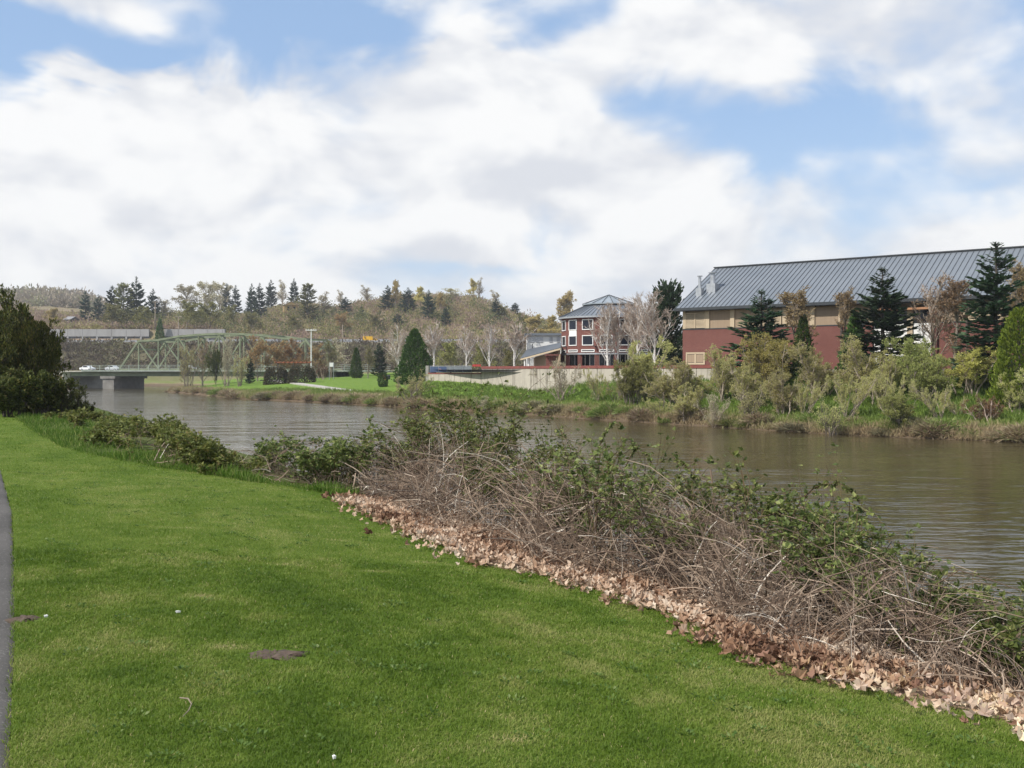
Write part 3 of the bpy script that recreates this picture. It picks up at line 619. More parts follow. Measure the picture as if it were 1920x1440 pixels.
# ------------------------------------------------------------------ green truss bridge
M_OLDC = plain('weathered_concrete',(0.24,0.23,0.21),(0.16,0.15,0.14),.5,.95)
def build_bridge():
    Zc = 265.0; C = np.array([(411-CX)/F*Zc, Zc, 0]); ang = math.radians(-20)
    t = thing('truss_bridge', 'green steel camelback truss bridge across the river', 'bridge', C, ang)
    L = 6.54; hs = [0,7.8,8.0,8.9,9.3,9.45,9.3,8.9,8.0,7.8,0]; z0 = 1.9; Wd = 11.0
    xs = [(k-5)*L for k in range(11)]; G = MAT['greensteel']
    for side, y in ((0,0.0),(1,Wd)):
        for k in range(10):
            MB().beam((xs[k],y,z0),(xs[k+1],y,z0),.45,.5).build('bottom_chord', G, t)
            if 1 <= k <= 8: MB().beam((xs[k],y,z0+hs[k]),(xs[k+1],y,z0+hs[k+1]),.5,.5).build('top_chord', G, t)
        for (a,b) in ((0,1),(10,9)): MB().beam((xs[a],y,z0),(xs[b],y,z0+hs[b]),.5,.5).build('end_post', G, t)
        for k in range(1,10): MB().beam((xs[k],y,z0+.25),(xs[k],y,z0+hs[k]-.25),.28,.30).build('vertical', G, t)
        for k in (1,3,5,7,9):
            for j in (k-1,k+1):
                if j in (0,10): continue
                MB().beam((xs[k],y+.01,z0+hs[k]-.25),(xs[j],y+.01,z0+.25),.26,.36).build('diagonal', G, t)
    for k in range(1,10):
        MB().beam((xs[k],.3,z0+hs[k]),(xs[k],Wd-.3,z0+hs[k]),.25,.4).build('top_strut', G, t)
        MB().beam((xs[k],.2,z0+hs[k]-.4),(xs[k],2.2,z0+hs[k]-.22),.16,.2).build('knee_brace', G, t); MB().beam((xs[k],Wd-.2,z0+hs[k]-1.7),(xs[k],Wd-2.2,z0+hs[k]-.22),.16,.2).build('knee_brace', G, t)
        if k < 9: MB().beam((xs[k],.3,z0+hs[k]+.05),(xs[k+1],Wd-.3,z0+hs[k+1]+.05),.16,.16).build('lateral_brace', G, t)
    for (k,e) in ((1,0),(9,10)):
        f = .72; MB().beam((xs[e]+(xs[k]-xs[e])*f,.3,z0+hs[k]*f),(xs[e]+(xs[k]-xs[e])*f,Wd-.3,z0+hs[k]*f),.2,.45).build('portal_strut', G, t)
    ext0, ext1 = -52.0, 52.0
    MB().box((ext0,-2.9,1.25),(ext1,Wd+.9,1.55)).build('deck', MAT['concrete'], t)
    MB().box((ext0+9,-3.25,1.38),(ext1,-2.91,1.72)).build('deck_edge', MAT['rail'], t)
    for y in (-1.6,1.5,4.5,7.5,10.5): MB().box((ext0+4,y-.2,.1),(36.0,y+.2,1.245)).build('girder', G, t)
    for z in (2.15,2.6,3.05): MB().box((ext0+12,-3.12,z-.05),(ext1,-3.02,z+.05)).build('rail', MAT['rail'], t)
    for x in np.arange(ext0+12, ext1, 3.3): MB().box((x-.07,-3.16,1.725),(x+.07,-2.98,3.12)).build('rail_post', MAT['rail'], t)
    for (x0,x1) in ((-37.0,-32.0),(31,37)):
        p = MB().box((x0+.6,-2.3,-6),(x1-.6,Wd-1.2,-.6)); p.build('pier', M_OLDC, t)
        MB().box((x0,-2.6,-.598),(x1,Wd-.6,.095)).build('pier_cap', M_OLDC, t)
    MB().box((ext0-6,-1.0,-6),(ext0+3,Wd+1.5,1.245)).build('abutment', MAT['concrete'], t)
    R = rotz(ang)
    return lambda x,y,z: R@np.array([x,y,z])+C, ang
bridge_at, BANG = build_bridge()

# ------------------------------------------------------------------ vehicles
def make_car(name, label, colour, p, ang, truck=False, group=None):
    t = thing(name, label, 'truck' if truck else 'car', p, ang, group)
    m = plain(name+'_paint', colour, tuple(.9*c for c in colour), 1.0, .3, spec=.6)
    if not truck: prof = [(-2.1,.35),(-2.15,.8),(-1.9,.92),(-1.35,.95),(-.85,1.42),(.5,1.45),(1.1,.98),(1.95,.86),(2.12,.6),(2.1,.35)]
    else: prof = [(-2.9,.5),(-2.9,2.6),(.7,2.6),(.72,1.9),(1.9,1.9),(2.4,1.35),(3.1,1.2),(3.15,.5)]
    hw = .86 if not truck else 1.1; n = len(prof)
    v = [(x,-hw,z) for x,z in prof]+[(x,hw,z) for x,z in prof]; b = MB().add(v, [[i,(i+1)%n,n+(i+1)%n,n+i] for i in range(n)])
    b.t.append(np.array([[0,i+1,i] for i in range(1,n-1)]+[[n,n+i,n+i+1] for i in range(1,n-1)])); b.build('body', m, t)
    for s in (-1,1):
        w = [(-1.1,1.0),(-.8,1.36),(.45,1.38),(.85,1.0)] if not truck else [(.85,1.3),(.85,1.8),(1.85,1.8),(2.2,1.35)]
        MB().add([(x,s*(hw+.012),z) for x,z in w], [[0,1,2,3]]).build('window', MAT['glass'], t)
        for x in ((-1.3,1.3) if not truck else (-1.8,2.0)):
            r = .32 if not truck else .45
            wh = MB().cyl((x,s*(hw-.16),r),(x,s*(hw+.03),r),r,r,12).build('wheel', MAT['darkmetal'], t); MB().cyl((x,s*(hw+.02),r),(x,s*(hw+.05),r),r*.55,r*.5,10).build('rim', MAT['galv'], wh)
make_car('car', 'white car on the bridge approach nearest the big dark tree', (.75,.76,.78), bridge_at(-47,3.5,1.56), BANG)
make_car('car', 'silver car on the bridge approach just left of the truss', (.55,.57,.6), bridge_at(-38,3.5,1.56), BANG)
make_car('car', 'bright white car behind the bridge railing below the truss', (.85,.86,.9), bridge_at(-12.5,3.5,1.56), BANG)

# ------------------------------------------------------------------ highway on the embankment
hw_mat = plain('highway_surface', (0.16,0.155,0.15), (0.12,0.115,0.11), .15, .95)
hx = [( -500, 384.6),(500,384.6),(500,410.5),(-500,410.5)]
structure(MB().prism(hx, 11.6, 12.25).build('highway', hw_mat))
lane = plain('lane_paint',(0.6,0.6,0.56),None,.2,.8)
for yy in (386.2, 397.0, 409.0): structure(MB().box((-500,yy-.12,12.252),(500,yy+.12,12.256)).build('lane_marking', lane))
def barrier(name, label, y, z0, z1, x0, x1, m, post=None):
    t = thing(name, label, 'barrier', (x0, y, z0))
    MB().box((0,-.25,(z1-z0)*.45),(x1-x0,.25,z1-z0)).build('beam', m, t)
    if post:
        me = MB().box((-.12,-.1,-.1),(.12,.1,(z1-z0)*.45)).mesh('post', m)
        for x in np.arange(0, x1-x0, post): o = link('post', me, t); o.location=(float(x),0,0)
barrier('guardrail', 'pale guardrail along the near edge of the highway embankment', 385.2, 12.2, 13.3, -230, 20, MAT['galv'], 6.0)
barrier('median_barrier', 'grey concrete barrier running along the middle of the highway', 398.2, 12.2, 13.6, -230, 20, MAT['concrete'])
barrier('upper_guardrail', 'light guardrail at the foot of the hill behind the highway', 409.8, 12.2, 14.4, -118, 20, MAT['galv'], 6.0)
hwt = thing('highway_wall', 'long grey concrete wall with dark piers behind the highway at left', 'wall', (-230,411.2,12.2))
x1 = W(422,620,411)[0]+230; gap0, gap1 = W(280,620,411)[0]+230, W(308,620,411)[0]+230
M_HW = plain('grey_wall', (0.36,0.35,0.34), (0.28,0.27,0.26), .4, .95, stretch=(1,1,.2)); M_HW2 = plain('dark_wall', (0.15,0.15,0.155), (0.11,0.11,0.115), .3, .95)
for (a,b) in ((0,gap0),(gap1,x1)):
    for x in np.arange(a, b-.1, 6.0):
        e = min(x+6.0, b)
        MB().box((x+.05,-.6,3.4),(e-.05,.6,6.4)).build('upper_panel', M_HW, hwt)
        MB().box((x+.05,-.2,-.2),(e-.05,.6,3.39)).build('lower_panel', M_HW2, hwt)
        MB().box((x-.35,-.55,-.2),(x+.35,-.21,3.39)).build('pier', M_HW, hwt)
make_car('car', 'pale car on the highway in front of the grey wall', (.65,.66,.68), (W(190,641,391)[0],391,12.27), 0)
make_car('car', 'white car on the highway left of the yellow truck', (.8,.82,.86), (W(675,649,390)[0],390,12.27), 0)
make_car('truck', 'bright yellow truck on the highway above the park', (.75,.42,.02), (W(695,645,388)[0],388.5,12.27), 0, True)

# ------------------------------------------------------------------ houses on the hill
def house(name, label, px, py_base, wpx, wall, roof, rz=0.0, hpx=14, Zf=None):
    Z = Zf or hill_Z(px, py_base); k = Z/F; x = (px-CX)*k; w = wpx*k; h = hpx*k; g0 = gz(x, Z)
    t = thing(name, label, 'house', (x, Z, g0-.3), rz)
    MB().box((-w/2,-w*.35,-2),(w/2,w*.35,h)).build('wall', wall, t)
    r = MB(); hr = h+w*.26; e = w*.56; f = w*.42
    v = [[-e,-f,h-.1],[e,-f,h-.1],[e,f,h-.1],[-e,f,h-.1],[0,-f,hr],[0,f,hr]]
    r.add(v, [[0,4,5,3],[1,2,5,4],[0,3,2,1]], [[0,1,4],[2,3,5]]); r.build('roof', roof, t)
    g_ = MB(); g_.add([[-w/2,-f-.05,h-.1],[w/2,-f-.05,h-.1],[0,-f-.05,hr-w*.04]], tris=[[0,1,2]]); g_.build('gable', wall, t)
    for s in (-1,1): q = MB().box((s*w*.22-w*.07,-w*.35-.08,h*.3),(s*w*.22+w*.07,-w*.35-.01,h*.8)).build('window', MAT['glass'], t)
house('hill_house', 'ochre gabled house among conifers on the hill above the bridge', 545, 588, 26, plain('ochre_wall',(0.38,0.26,0.12),None,1.0), plain('brown_roof',(0.12,0.09,0.08),None,1.0), .35, 15)
house('cottage', 'small dark house with grey roof left of the tall conifers', 134, 607, 22, plain('dark_wall_paint',(0.10,0.09,0.085),None,1.0), plain('grey_roof',(0.28,0.28,0.29),None,1.0), 1.2, 8)

# ------------------------------------------------------------------ poles, sign, pergola, bin in the park
def pole(label, px, Z, top, base=None, arms=1, mat='palebrush', r=.16):
    x = (px-CX)/F*Z; g0 = gz(x, Z); h = zof(top, Z)-g0
    t = thing('utility_pole', label, 'pole', (x, Z, g0))
    MB().cyl((0,0,-.6),(0,0,h),r,r*.7,8).build('post', MAT[mat], t)
    for k in range(arms):
        a = MB().box((-1.3,-.22,h-.35-1.0*k),(1.3,-.1,h-.18-1.0*k)).build('crossarm', MAT[mat], t)
        for s in (-1.15,-.6,.6,1.15): MB().cyl((s,-.16,h-.18-1.0*k),(s,-.16,h+.06-1.0*k),.05,.05,6).build('insulator', MAT['white'], a)
pole('tall pale utility pole with crossarm standing in the park', 583.5, 236, 617, arms=1, mat='white')
pole('grey pole on the hill right of the small dark house', 165.5, hill_Z(165,616), 592, r=.3)
pole('thin pole above the gap in the grey highway wall', 291, hill_Z(291,618), 565, r=.3)
pole('short pole on the hill left of the pale leafless trees', 335, hill_Z(335,618), 593, r=.3)
pole('slim pole beside the highway right of the park pole', 642.5, 383.5, 609, r=.25, arms=0)
def park_sign():
    Z=226; x=(621.5-CX)/F*Z; t = thing('notice_board', 'white notice board on two posts at the edge of the park', 'sign', (x,Z,gz(x,Z)))
    z1 = zof(680,Z)-gz(x,Z); z0 = zof(687.5,Z)-gz(x,Z)
    MB().box((-.4,-.05,z0),(.4,.05,z1)).build('board', MAT['white'], t)
    for s in (-.48,.48): MB().cyl((s,0,-.3),(s,0,z1+.1),.06,.06,6).build('post', MAT['galv'], t)
park_sign()
M_PERG = plain('rust_orange_stain',(0.36,0.125,0.06),(0.28,0.10,0.05),2.0,.7)
def pergola():
    Z=232; x=(550-CX)/F*Z; g0=gz(x,Z); t = thing('pergola', 'red-beamed pergola behind the dark clipped hedges', 'pergola', (x,Z,g0)); h=zof(679,Z)-g0
    for s in (-2.1,2.1): MB().box((s*1.0-2.05,-.1,h-.2),(s+2.05,.1,h)).build('beam', M_PERG, t)
    for i in range(9): MB().box((-4.0+i*1.0-.1,-1.2,h+.003),(-4.0+i*1.0+.1,1.2,h+.18)).build('rafter', M_PERG, t)
    for s in (-3.6,0,3.6): MB().box((s-.12,-.12,-.3),(s+.12,.12,h-.205)).build('post', MAT['bark'], t)
pergola()
def bin_():
    for (px,c,l) in ((721.5,M_RED,'small red litter bin at the far edge of the park lawn'),(728.5,MAT['darkmetal'],'small black litter bin right of the red one on the park lawn')):
        Z=206; x=(px-CX)/F*Z; t=thing('litter_bin', l, 'bin', (x,Z,gz(x,Z)))
        MB().cyl((0,0,-.1),(0,0,.75),.33,.38,12).build('body', c, t); MB().cyl((0,0,.76),(0,0,.92),.41,.25,12).build('lid', c, t)
bin_()
# park paths and the mown park lawn
def ground_ribbon(name, pts, w, mat, dz):
    P = np.array(pts, float); tt = np.linspace(0, len(P)-1, 40); X = np.interp(tt, range(len(P)), P[:,0]); Y = np.interp(tt, range(len(P)), P[:,1])
    d = unit(np.stack([np.gradient(X),np.gradient(Y)],1)); n = np.stack([-d[:,1],d[:,0]],1); A = np.stack([X,Y],1)+n*w/2; B = np.stack([X,Y],1)-n*w/2; M_ = (A+B)/2
    z = np.maximum(np.maximum(ground_z(A[:,0],A[:,1]), ground_z(B[:,0],B[:,1])), ground_z(M_[:,0],M_[:,1]))+dz
    v = np.vstack([np.c_[A,z],np.c_[B,z],np.c_[A,z-.5],np.c_[B,z-.5]]); k=len(X)
    q = [[i,i+1,k+i+1,k+i] for i in range(k-1)]+[[2*k+i,2*k+i+1,i+1,i] for i in range(k-1)]+[[k+i,k+i+1,3*k+i+1,3*k+i] for i in range(k-1)]
    return structure(MB().add(v, q).build(name, mat))
def on_ground(px, py, Z0=90, Z1=330):
    Z = np.arange(Z0, Z1, .5); z = ground_z((px-CX)/F*Z, Z); yy = HY-(z-EYE)*F/Z; k = np.nonzero((yy <= py) & (z > WATER+.5))[0]; Zk = Z[k[0]] if len(k) else Z1
    return ((px-CX)/F*Zk, Zk)
ground_ribbon('park_path', [on_ground(*p, 140) for p in ((675,737),(655,734),(625,729),(590,724),(555,719),(525,716),(495,713))], 2.2, MAT['concrete'], .05)
# ------------------------------------------------------------------ tree and shrub generators
def grow(par, n, t0, t1, ang, L, K, up, wob, rg):
    N, K0, _ = par.shape; M_ = N*n; pi = np.repeat(np.arange(N), n)
    t = rg.uniform(t0, t1, M_); f = t*(K0-1); i = np.minimum(f.astype(int), K0-2); fr = (f-i)[:,None]
    P = par[pi,i]*(1-fr)+par[pi,i+1]*fr; T = unit(par[pi,i+1]-par[pi,i])
    r = rg.normal(size=(M_,3)); r -= (r*T).sum(1,keepdims=True)*T; r = unit(r)
    a = ang*rg.uniform(.65,1.3,M_)[:,None]; D = np.cos(a)*T+np.sin(a)*r; D[:,2] += up; D = unit(D)
    Ls = np.broadcast_to(L, (N,))[pi]*rg.uniform(.6,1.15,M_)*(1-.45*(t-t0)/(t1-t0+1e-9)); step = (Ls/(K-1))[:,None]
    out = [P]
    for k in range(K-1):
        D = unit(D+wob*rg.normal(size=(M_,3))+np.array([0,0,up*.35])); out.append(out[-1]+D*step)
    return np.stack(out,1), Ls
def along(tw, n, rg, t0=.2, t1=1.0):
    N,K,_ = tw.shape; pi = np.repeat(np.arange(N), n); t = rg.uniform(t0,t1,N*n); f = t*(K-1); i = np.minimum(f.astype(int),K-2); fr=(f-i)[:,None]
    return tw[pi,i]*(1-fr)+tw[pi,i+1]*fr, unit(tw[pi,i+1]-tw[pi,i])
def taper(P, r0, r1): return r0+(r1-r0)*np.linspace(0,1,P.shape[1])[None,:]+0*P[:,:,0]

def P_conifer(seed, h=12., w=6., nb=150, spray=9, sz=.5, mat=None, bark='bark', bare=.05, power=.85, droop=.3):
    rg = np.random.default_rng(seed); z = np.linspace(0,h,9); tr = np.stack([.05*rg.normal(size=9)*(z/h),.05*rg.normal(size=9)*(z/h),z],1)[None]
    T = MB().tubes(tr, taper(tr, h*.016, h*.002), 6)
    t = bare+(1-bare)*np.sort(rg.random(nb))**.9; t = np.clip(t,0,.985); th = rg.random(nb)*2*np.pi; lobes = 1+.18*np.sin(t*37+seed)+.1*np.sin(th*2+seed)
    L = (w/2)*(1-t)**power*rg.uniform(.7,1.12,nb)*lobes+.12; K=5; s = np.linspace(0,1,K)[None,:]
    rise = (.55*t-droop)[:,None]; R = L[:,None]*s; zz = (t*h)[:,None]+L[:,None]*(rise*s*1.4+.28*s**2.5)
    B = np.stack([np.cos(th)[:,None]*R, np.sin(th)[:,None]*R, zz],2)
    T.tubes(B, taper(B,.035*h/12,.008), 3)
    n = np.maximum((spray*(L/(w/2))**.75).astype(int), 3); pi = np.repeat(np.arange(nb), n); q = rg.uniform(.12,1,len(pi)); f=q*(K-1); i=np.minimum(f.astype(int),K-2); fr=(f-i)[:,None]
    P = B[pi,i]*(1-fr)+B[pi,i+1]*fr; D = unit(B[pi,i+1]-B[pi,i]); side = np.stack([-D[:,1],D[:,0],0*q],1)*rg.choice([-1,1],len(pi))[:,None]
    D = unit(D+side*rg.uniform(.2,1.1,len(pi))[:,None]+np.array([0,0,-.12])+.15*rg.normal(size=D.shape))
    ss = np.clip(L/(w*.22),.3,1)[pi]*sz; C = MB().leaves(P, D, ss*rg.uniform(.6,1.3,len(P)), ss*.55*rg.uniform(.7,1.2,len(P)), rg, .08, up=2.0)
    tips = B[:,-1]; st = np.clip(L/(w*.22),.3,1)*sz; C.leaves(tips-unit(B[:,-1]-B[:,-2])*st[:,None]*.4, unit(B[:,-1]-B[:,-2])+.1*rg.normal(size=(nb,3)), st*1.1, st*.4, rg, .08, up=2.0)
    C.leaves(np.repeat(tr[0,-1][None],10,0)-np.array([0,0,1.])*sz*rg.uniform(.2,1.2,10)[:,None], np.array([0,0,1.])+.3*rg.normal(size=(10,3)), sz*.7, sz*.14, rg)
    return dict(h=h, w=w, parts=[('trunk',T.mesh('trunk',MAT[bark])),('crown',C.mesh('crown',mat))])

def P_tree(seed, h=10., w=6., n=(12,7,6), nl=3, leaf=.3, mat=None, bark='graybark', twig=None, bole=.22, ang=.7, up=.25, S=5, r0=.016, twr=.010, lw=.6, lead=.86):
    rg = np.random.default_rng(seed); z = np.linspace(0,h*lead,8); k = (z/h)[:,None]
    tr = np.stack([z*0,z*0,z],1); tr[:,:2] += np.cumsum(rg.normal(size=(8,2))*h*.012,0)*k; tr = tr[None]
    T = MB().tubes(tr, taper(tr,h*r0,h*r0*.15), 7)
    l1,L1 = grow(tr, n[0], bole, .97, ang, np.array([w*.80]), 6, up, .10, rg); T.tubes(l1, taper(l1,h*r0*.42,h*r0*.1), S)
    l2,L2 = grow(l1, n[1], .25, 1, .65, L1*.58, 5, up*.8, .14, rg)
    TW = MB(); T.tubes(l2, taper(l2,h*r0*(.2 if twig else .13),h*.0012), 3)
    l3,L3 = grow(l2, n[2], .2, 1, .6, L2*.6, 4, up*.6, .16, rg); (T if not twig else TW).tubes(l3, taper(l3,h*twr*.12,h*.0007), 3)
    parts = [('trunk',T.mesh('trunk',MAT[bark]))]
    if twig: parts.append(('twigs',TW.mesh('twigs',MAT[twig])))
    if nl:
        P,D = along(l3, nl, rg, .1, 1); m = len(P)
        C = MB().leaves(P+rg.normal(size=P.shape)*leaf*.3, D+.7*rg.normal(size=D.shape), leaf*rg.uniform(.6,1.3,m), leaf*lw*rg.uniform(.7,1.2,m), rg, .12)
        parts.append(('crown',C.mesh('crown',mat)))
    return dict(h=h, w=w, parts=parts)

def P_shrub(seed, h=4., w=5., stems=9, n=(6,6,4), nl=3, leaf=.14, mat=None, bark='graybark', spread=.55, up=.22, lw=.5, r=.05):
    rg = np.random.default_rng(seed); th = rg.random(stems)*2*np.pi; a = spread*rg.uniform(.2,1.2,stems); K=6; s=np.linspace(0,1,K)[None,:]
    H = h*.78*rg.uniform(.7,1.05,stems); bx, by = .25*rg.normal(size=(2,stems))
    x = bx[:,None]+np.cos(th)[:,None]*np.tan(a)[:,None]*(H[:,None]*s)*w/h*.62; y = by[:,None]+np.sin(th)[:,None]*np.tan(a)[:,None]*(H[:,None]*s)*w/h*.62
    St = np.stack([x,y,H[:,None]*(s**.85)-.15],2); St[:,1:] += rg.normal(size=(stems,K-1,3))*h*.018
    T = MB().tubes(St, taper(St,r,r*.25), 5)
    l1,L1 = grow(St, n[0], .15,.98,.75, H*.42,5,up,.14,rg); T.tubes(l1, taper(l1,r*.36,r*.1), 3)
    l2,L2 = grow(l1, n[1], .2,1,.7,L1*.6,4,up,.16,rg); T.tubes(l2, taper(l2,r*.16,r*.05), 3)
    last = l2
    if n[2]: l3,L3 = grow(l2, n[2], .2,1,.6,L2*.6,3,up,.14,rg); T.tubes(l3, taper(l3,r*.09,r*.04), 3); last = l3
    parts=[('stems',T.mesh('stems',MAT[bark]))]
    if nl:
        P,D = along(last, nl, rg, .1, 1); m=len(P)
        parts.append(('foliage', MB().leaves(P+rg.normal(size=P.shape)*leaf*.4, D+.7*rg.normal(size=D.shape), leaf*rg.uniform(.6,1.3,m), leaf*lw*rg.uniform(.7,1.2,m), rg, .12).mesh('foliage',mat)))
    return dict(h=h,w=w,parts=parts)

def P_cone(seed, h=8., w=5., N=5000, sz=.3, mat=None, prof=None, dropb=.02):
    """dense clipped-looking evergreen: sprays through the outer volume of a body of revolution, over a trunk"""
    rg = np.random.default_rng(seed); prof = prof or (lambda t: (1-t)**.7*np.minimum(1,(t+.03)*9)**.5)
    t = rg.random(N)**1.25*.99; th = rg.random(N)*2*np.pi; lob = 1+.12*np.sin(th*5+t*9+seed)+.09*np.sin(th*3-t*21); rr = (w/2)*prof(t)*lob*np.sqrt(rg.uniform(.45,1.0,N))
    P = np.stack([np.cos(th)*rr,np.sin(th)*rr,t*h*.97+dropb*h],1); D = np.stack([np.cos(th)*.55,np.sin(th)*.55,.8+0*t],1)+.35*rg.normal(size=(N,3))
    C = MB().leaves(P,D,sz*rg.uniform(.6,1.3,N),sz*.5*rg.uniform(.7,1.2,N),rg,.15)
    z=np.linspace(-.2,h*.9,5); tr=np.stack([z*0,z*0,z],1)[None]; T=MB().tubes(tr,taper(tr,h*.02,h*.004),6)
    nb=60; tb=rg.uniform(.05,.85,nb); ths=rg.random(nb)*6.28; R=(w/2)*prof(tb)*.8
    br=np.stack([np.stack([0*tb,0*tb,tb*h],1),np.stack([np.cos(ths)*R*.5,np.sin(ths)*R*.5,tb*h+R*.3],1),np.stack([np.cos(ths)*R,np.sin(ths)*R,tb*h+R*.7],1)],1); T.tubes(br,taper(br,h*.005,h*.001),3)
    return dict(h=h,w=w,parts=[('trunk',T.mesh('trunk',MAT['bark'])),('crown',C.mesh('crown',mat))])

LM = {
 'conifer': leafy('fir_needles', [(0,(.024,.050,.026)),(.5,(.042,.084,.040)),(1,(.080,.135,.056))], .25),
 'conifer_far': leafy('far_fir_needles', [(0,(.022,.046,.030)),(.5,(.036,.070,.040)),(1,(.065,.105,.052))], .2),
 'olive_conifer': leafy('olive_cedar', [(0,(.11,.12,.045)),(1,(.24,.23,.08))], .25),
 'thuja': leafy('thuja_sprays', [(0,(.030,.058,.012)),(.6,(.060,.110,.022)),(1,(.11,.165,.038))], .25),
 'thuja_bright': leafy('bright_thuja', [(0,(.075,.12,.010)),(1,(.19,.24,.025))], .3),
 'willow_yellow': leafy('yellow_willow', [(0,(.32,.31,.08)),(.6,(.46,.43,.13)),(1,(.56,.50,.19))], .5),
 'willow_grey': leafy('grey_willow', [(0,(.34,.35,.12)),(.5,(.50,.49,.19)),(1,(.63,.59,.29))], .55),
 'willow_green': leafy('green_willow', [(0,(.21,.235,.07)),(.5,(.31,.33,.10)),(1,(.43,.44,.17))], .5),
 'bud': leafy('brown_buds', [(0,(.25,.155,.065)),(.6,(.37,.235,.10)),(1,(.45,.32,.14))], .3),
 'bud_dull': leafy('dull_buds', [(0,(.24,.17,.09)),(.6,(.34,.25,.13)),(1,(.40,.31,.16))], .4),
 'bud_olive': leafy('olive_buds', [(0,(.16,.165,.055)),(1,(.29,.265,.095))], .3),
 'pale': leafy('pale_buds', [(0,(.40,.38,.24)),(1,(.60,.56,.38))], .35),
 'yellow': leafy('spring_yellow', [(0,(.42,.35,.12)),(1,(.62,.53,.22))], .35),
 'olive': leafy('olive_leaves', [(0,(.16,.165,.055)),(1,(.30,.28,.10))], .3),
 'hawthorn': leafy('hawthorn_leaves', [(0,(.038,.048,.013)),(.6,(.076,.090,.020)),(.9,(.14,.15,.032)),(1,(.20,.14,.05))], .3),
 'hedge': leafy('hedge_leaves', [(0,(.05,.055,.028)),(.6,(.085,.08,.04)),(1,(.15,.11,.065))], .2),
 'shrubgreen': leafy('shrub_leaves', [(0,(.025,.05,.012)),(1,(.075,.11,.03))], .25),
 'redbrown': leafy('redbrown_shoots', [(0,(.13,.065,.035)),(1,(.22,.13,.06))], .2),
}
PR = {
 'conA': P_conifer(1, 12,6.0,300,26,.60,LM['conifer']), 'conB': P_conifer(2, 14,6.5,340,26,.60,LM['conifer'],power=.75), 'conC': P_conifer(5, 12,7,300,24,.60,LM['conifer'],droop=.1,power=.6),
 'conF0': P_conifer(3, 16,7,170,17,1.15,LM['conifer_far'],bare=.08), 'conF1': P_conifer(4, 16,6.5,150,16,1.15,LM['conifer_far'],bare=.14,power=.7), 'conF2': P_conifer(8, 16,7.5,170,16,1.2,LM['conifer_far'],bare=.05,droop=.15),
 'conO': P_conifer(6, 16,8,170,16,1.2,LM['olive_conifer'],power=.55), 'dark_cedar': P_conifer(9, 12,7,320,24,.7,LM['conifer'],power=.38,droop=-.1),
 'thuja': P_cone(11, 8,5.6,6500,.34,LM['thuja']), 'thujaB': P_cone(12, 8,5.6,6000,.36,LM['thuja_bright'],prof=lambda t:(1-t)**.5*np.minimum(1,(t+.05)*6)**.5), 'cone_small': P_cone(13, 5,3,2200,.34,LM['thuja']),
 'ball': P_cone(14, 2,2,1600,.22,LM['shrubgreen'],prof=lambda t: np.sqrt(np.maximum(1-(2*t-.9)**2/1.25,.02)), dropb=0),
 'birch0': P_tree(21, 10,6.5,(15,9,9),0,bark='birch',twig='twig',bole=.16,ang=.42,up=.26,r0=.015,twr=.020), 'birch1': P_tree(22, 10,6.5,(16,9,9),0,bark='birch',twig='twig',bole=.18,ang=.46,up=.26,r0=.015,twr=.020), 'birch2': P_tree(27, 10,7,(14,10,9),0,bark='birch',twig='twig',bole=.12,ang=.42,up=.26,r0=.017,twr=.020),
 'maple0': P_tree(23, 9,4,(20,8,6),4,.16,LM['bud_dull'],'graybark',bole=.1,ang=.5,up=.3), 'maple1': P_tree(24, 9,5,(20,8,6),4,.18,LM['bud_olive'],'graybark',bole=.1,ang=.55,up=.25), 'maple_bare': P_tree(25, 9,5,(20,8,7),1,.14,LM['bud'],'palebrush',bole=.1,ang=.55,up=.3),
 'will0': P_shrub(31, 4,5,10,(8,7,5),4,.115,LM['willow_yellow'],'palebrush'), 'will1': P_shrub(32, 4,5,10,(8,7,5),3,.11,LM['willow_grey'],'palebrush'), 'will2': P_shrub(33, 4,5,11,(8,7,5),4,.115,LM['willow_green'],'graybark'), 'will3': P_shrub(34, 4,5.5,9,(7,6,5),3,.10,LM['willow_grey'],'palebrush',spread=.8),
 'bare0': P_shrub(35, 4,5,9,(7,6,5),1,.12,LM['pale'],'palebrush',spread=.75), 'bare1': P_shrub(36, 4,5,10,(7,6,5),1,.12,LM['willow_grey'],'graybark',spread=.7), 'redshrub': P_shrub(37, 2.5,3,12,(7,6,4),2,.10,LM['redbrown'],'twig',spread=.7),
 'fd_pale': P_tree(41, 14,10,(16,7,4),4,.62,LM['pale'],'palebrush',ang=.65,up=.2,bole=.12), 'fd_yel': P_tree(42, 14,8,(18,7,4),6,.62,LM['yellow'],'graybark',ang=.6,up=.18,bole=.08), 'fd_olive': P_tree(43, 14,10,(18,7,4),6,.7,LM['olive'],'graybark',ang=.75,up=.14,bole=.05), 'fd_bare': P_tree(44, 14,7,(18,8,5),1,.4,LM['pale'],'palebrush',ang=.42,up=.3,twr=.03,bole=.1), 'fd_bud': P_tree(45, 8,6,(20,8,5),5,.26,LM['bud'],'graybark',ang=.65,up=.16,bole=.06),
 'hawdome': P_shrub(54, 6,6.5,15,(9,8,5),6,.15,LM['hawthorn'],'bark',spread=.8,up=.05,lw=.7,r=.07),
 'hawball': P_cone(55, 6,6.5,15000,.24,LM['hawthorn'],prof=lambda t: np.sqrt(np.maximum(1-(np.abs(t-.48)/.54)**2.4,.01)), dropb=0),
 'haw': P_tree(51, 6,6.5,(18,10,7),14,.19,LM['hawthorn'],'bark',ang=1.0,up=.10,bole=.12,r0=.02,lw=.7,lead=.55), 'hawshrub': P_shrub(52, 3,4,12,(8,7,4),11,.17,LM['hawthorn'],'bark',spread=.8,lw=.7), 'brownshrub': P_shrub(53, 3,3.5,14,(8,6,4),3,.10,LM['hawthorn'],'bark',spread=.7),
}
RG = np.random.default_rng(99)
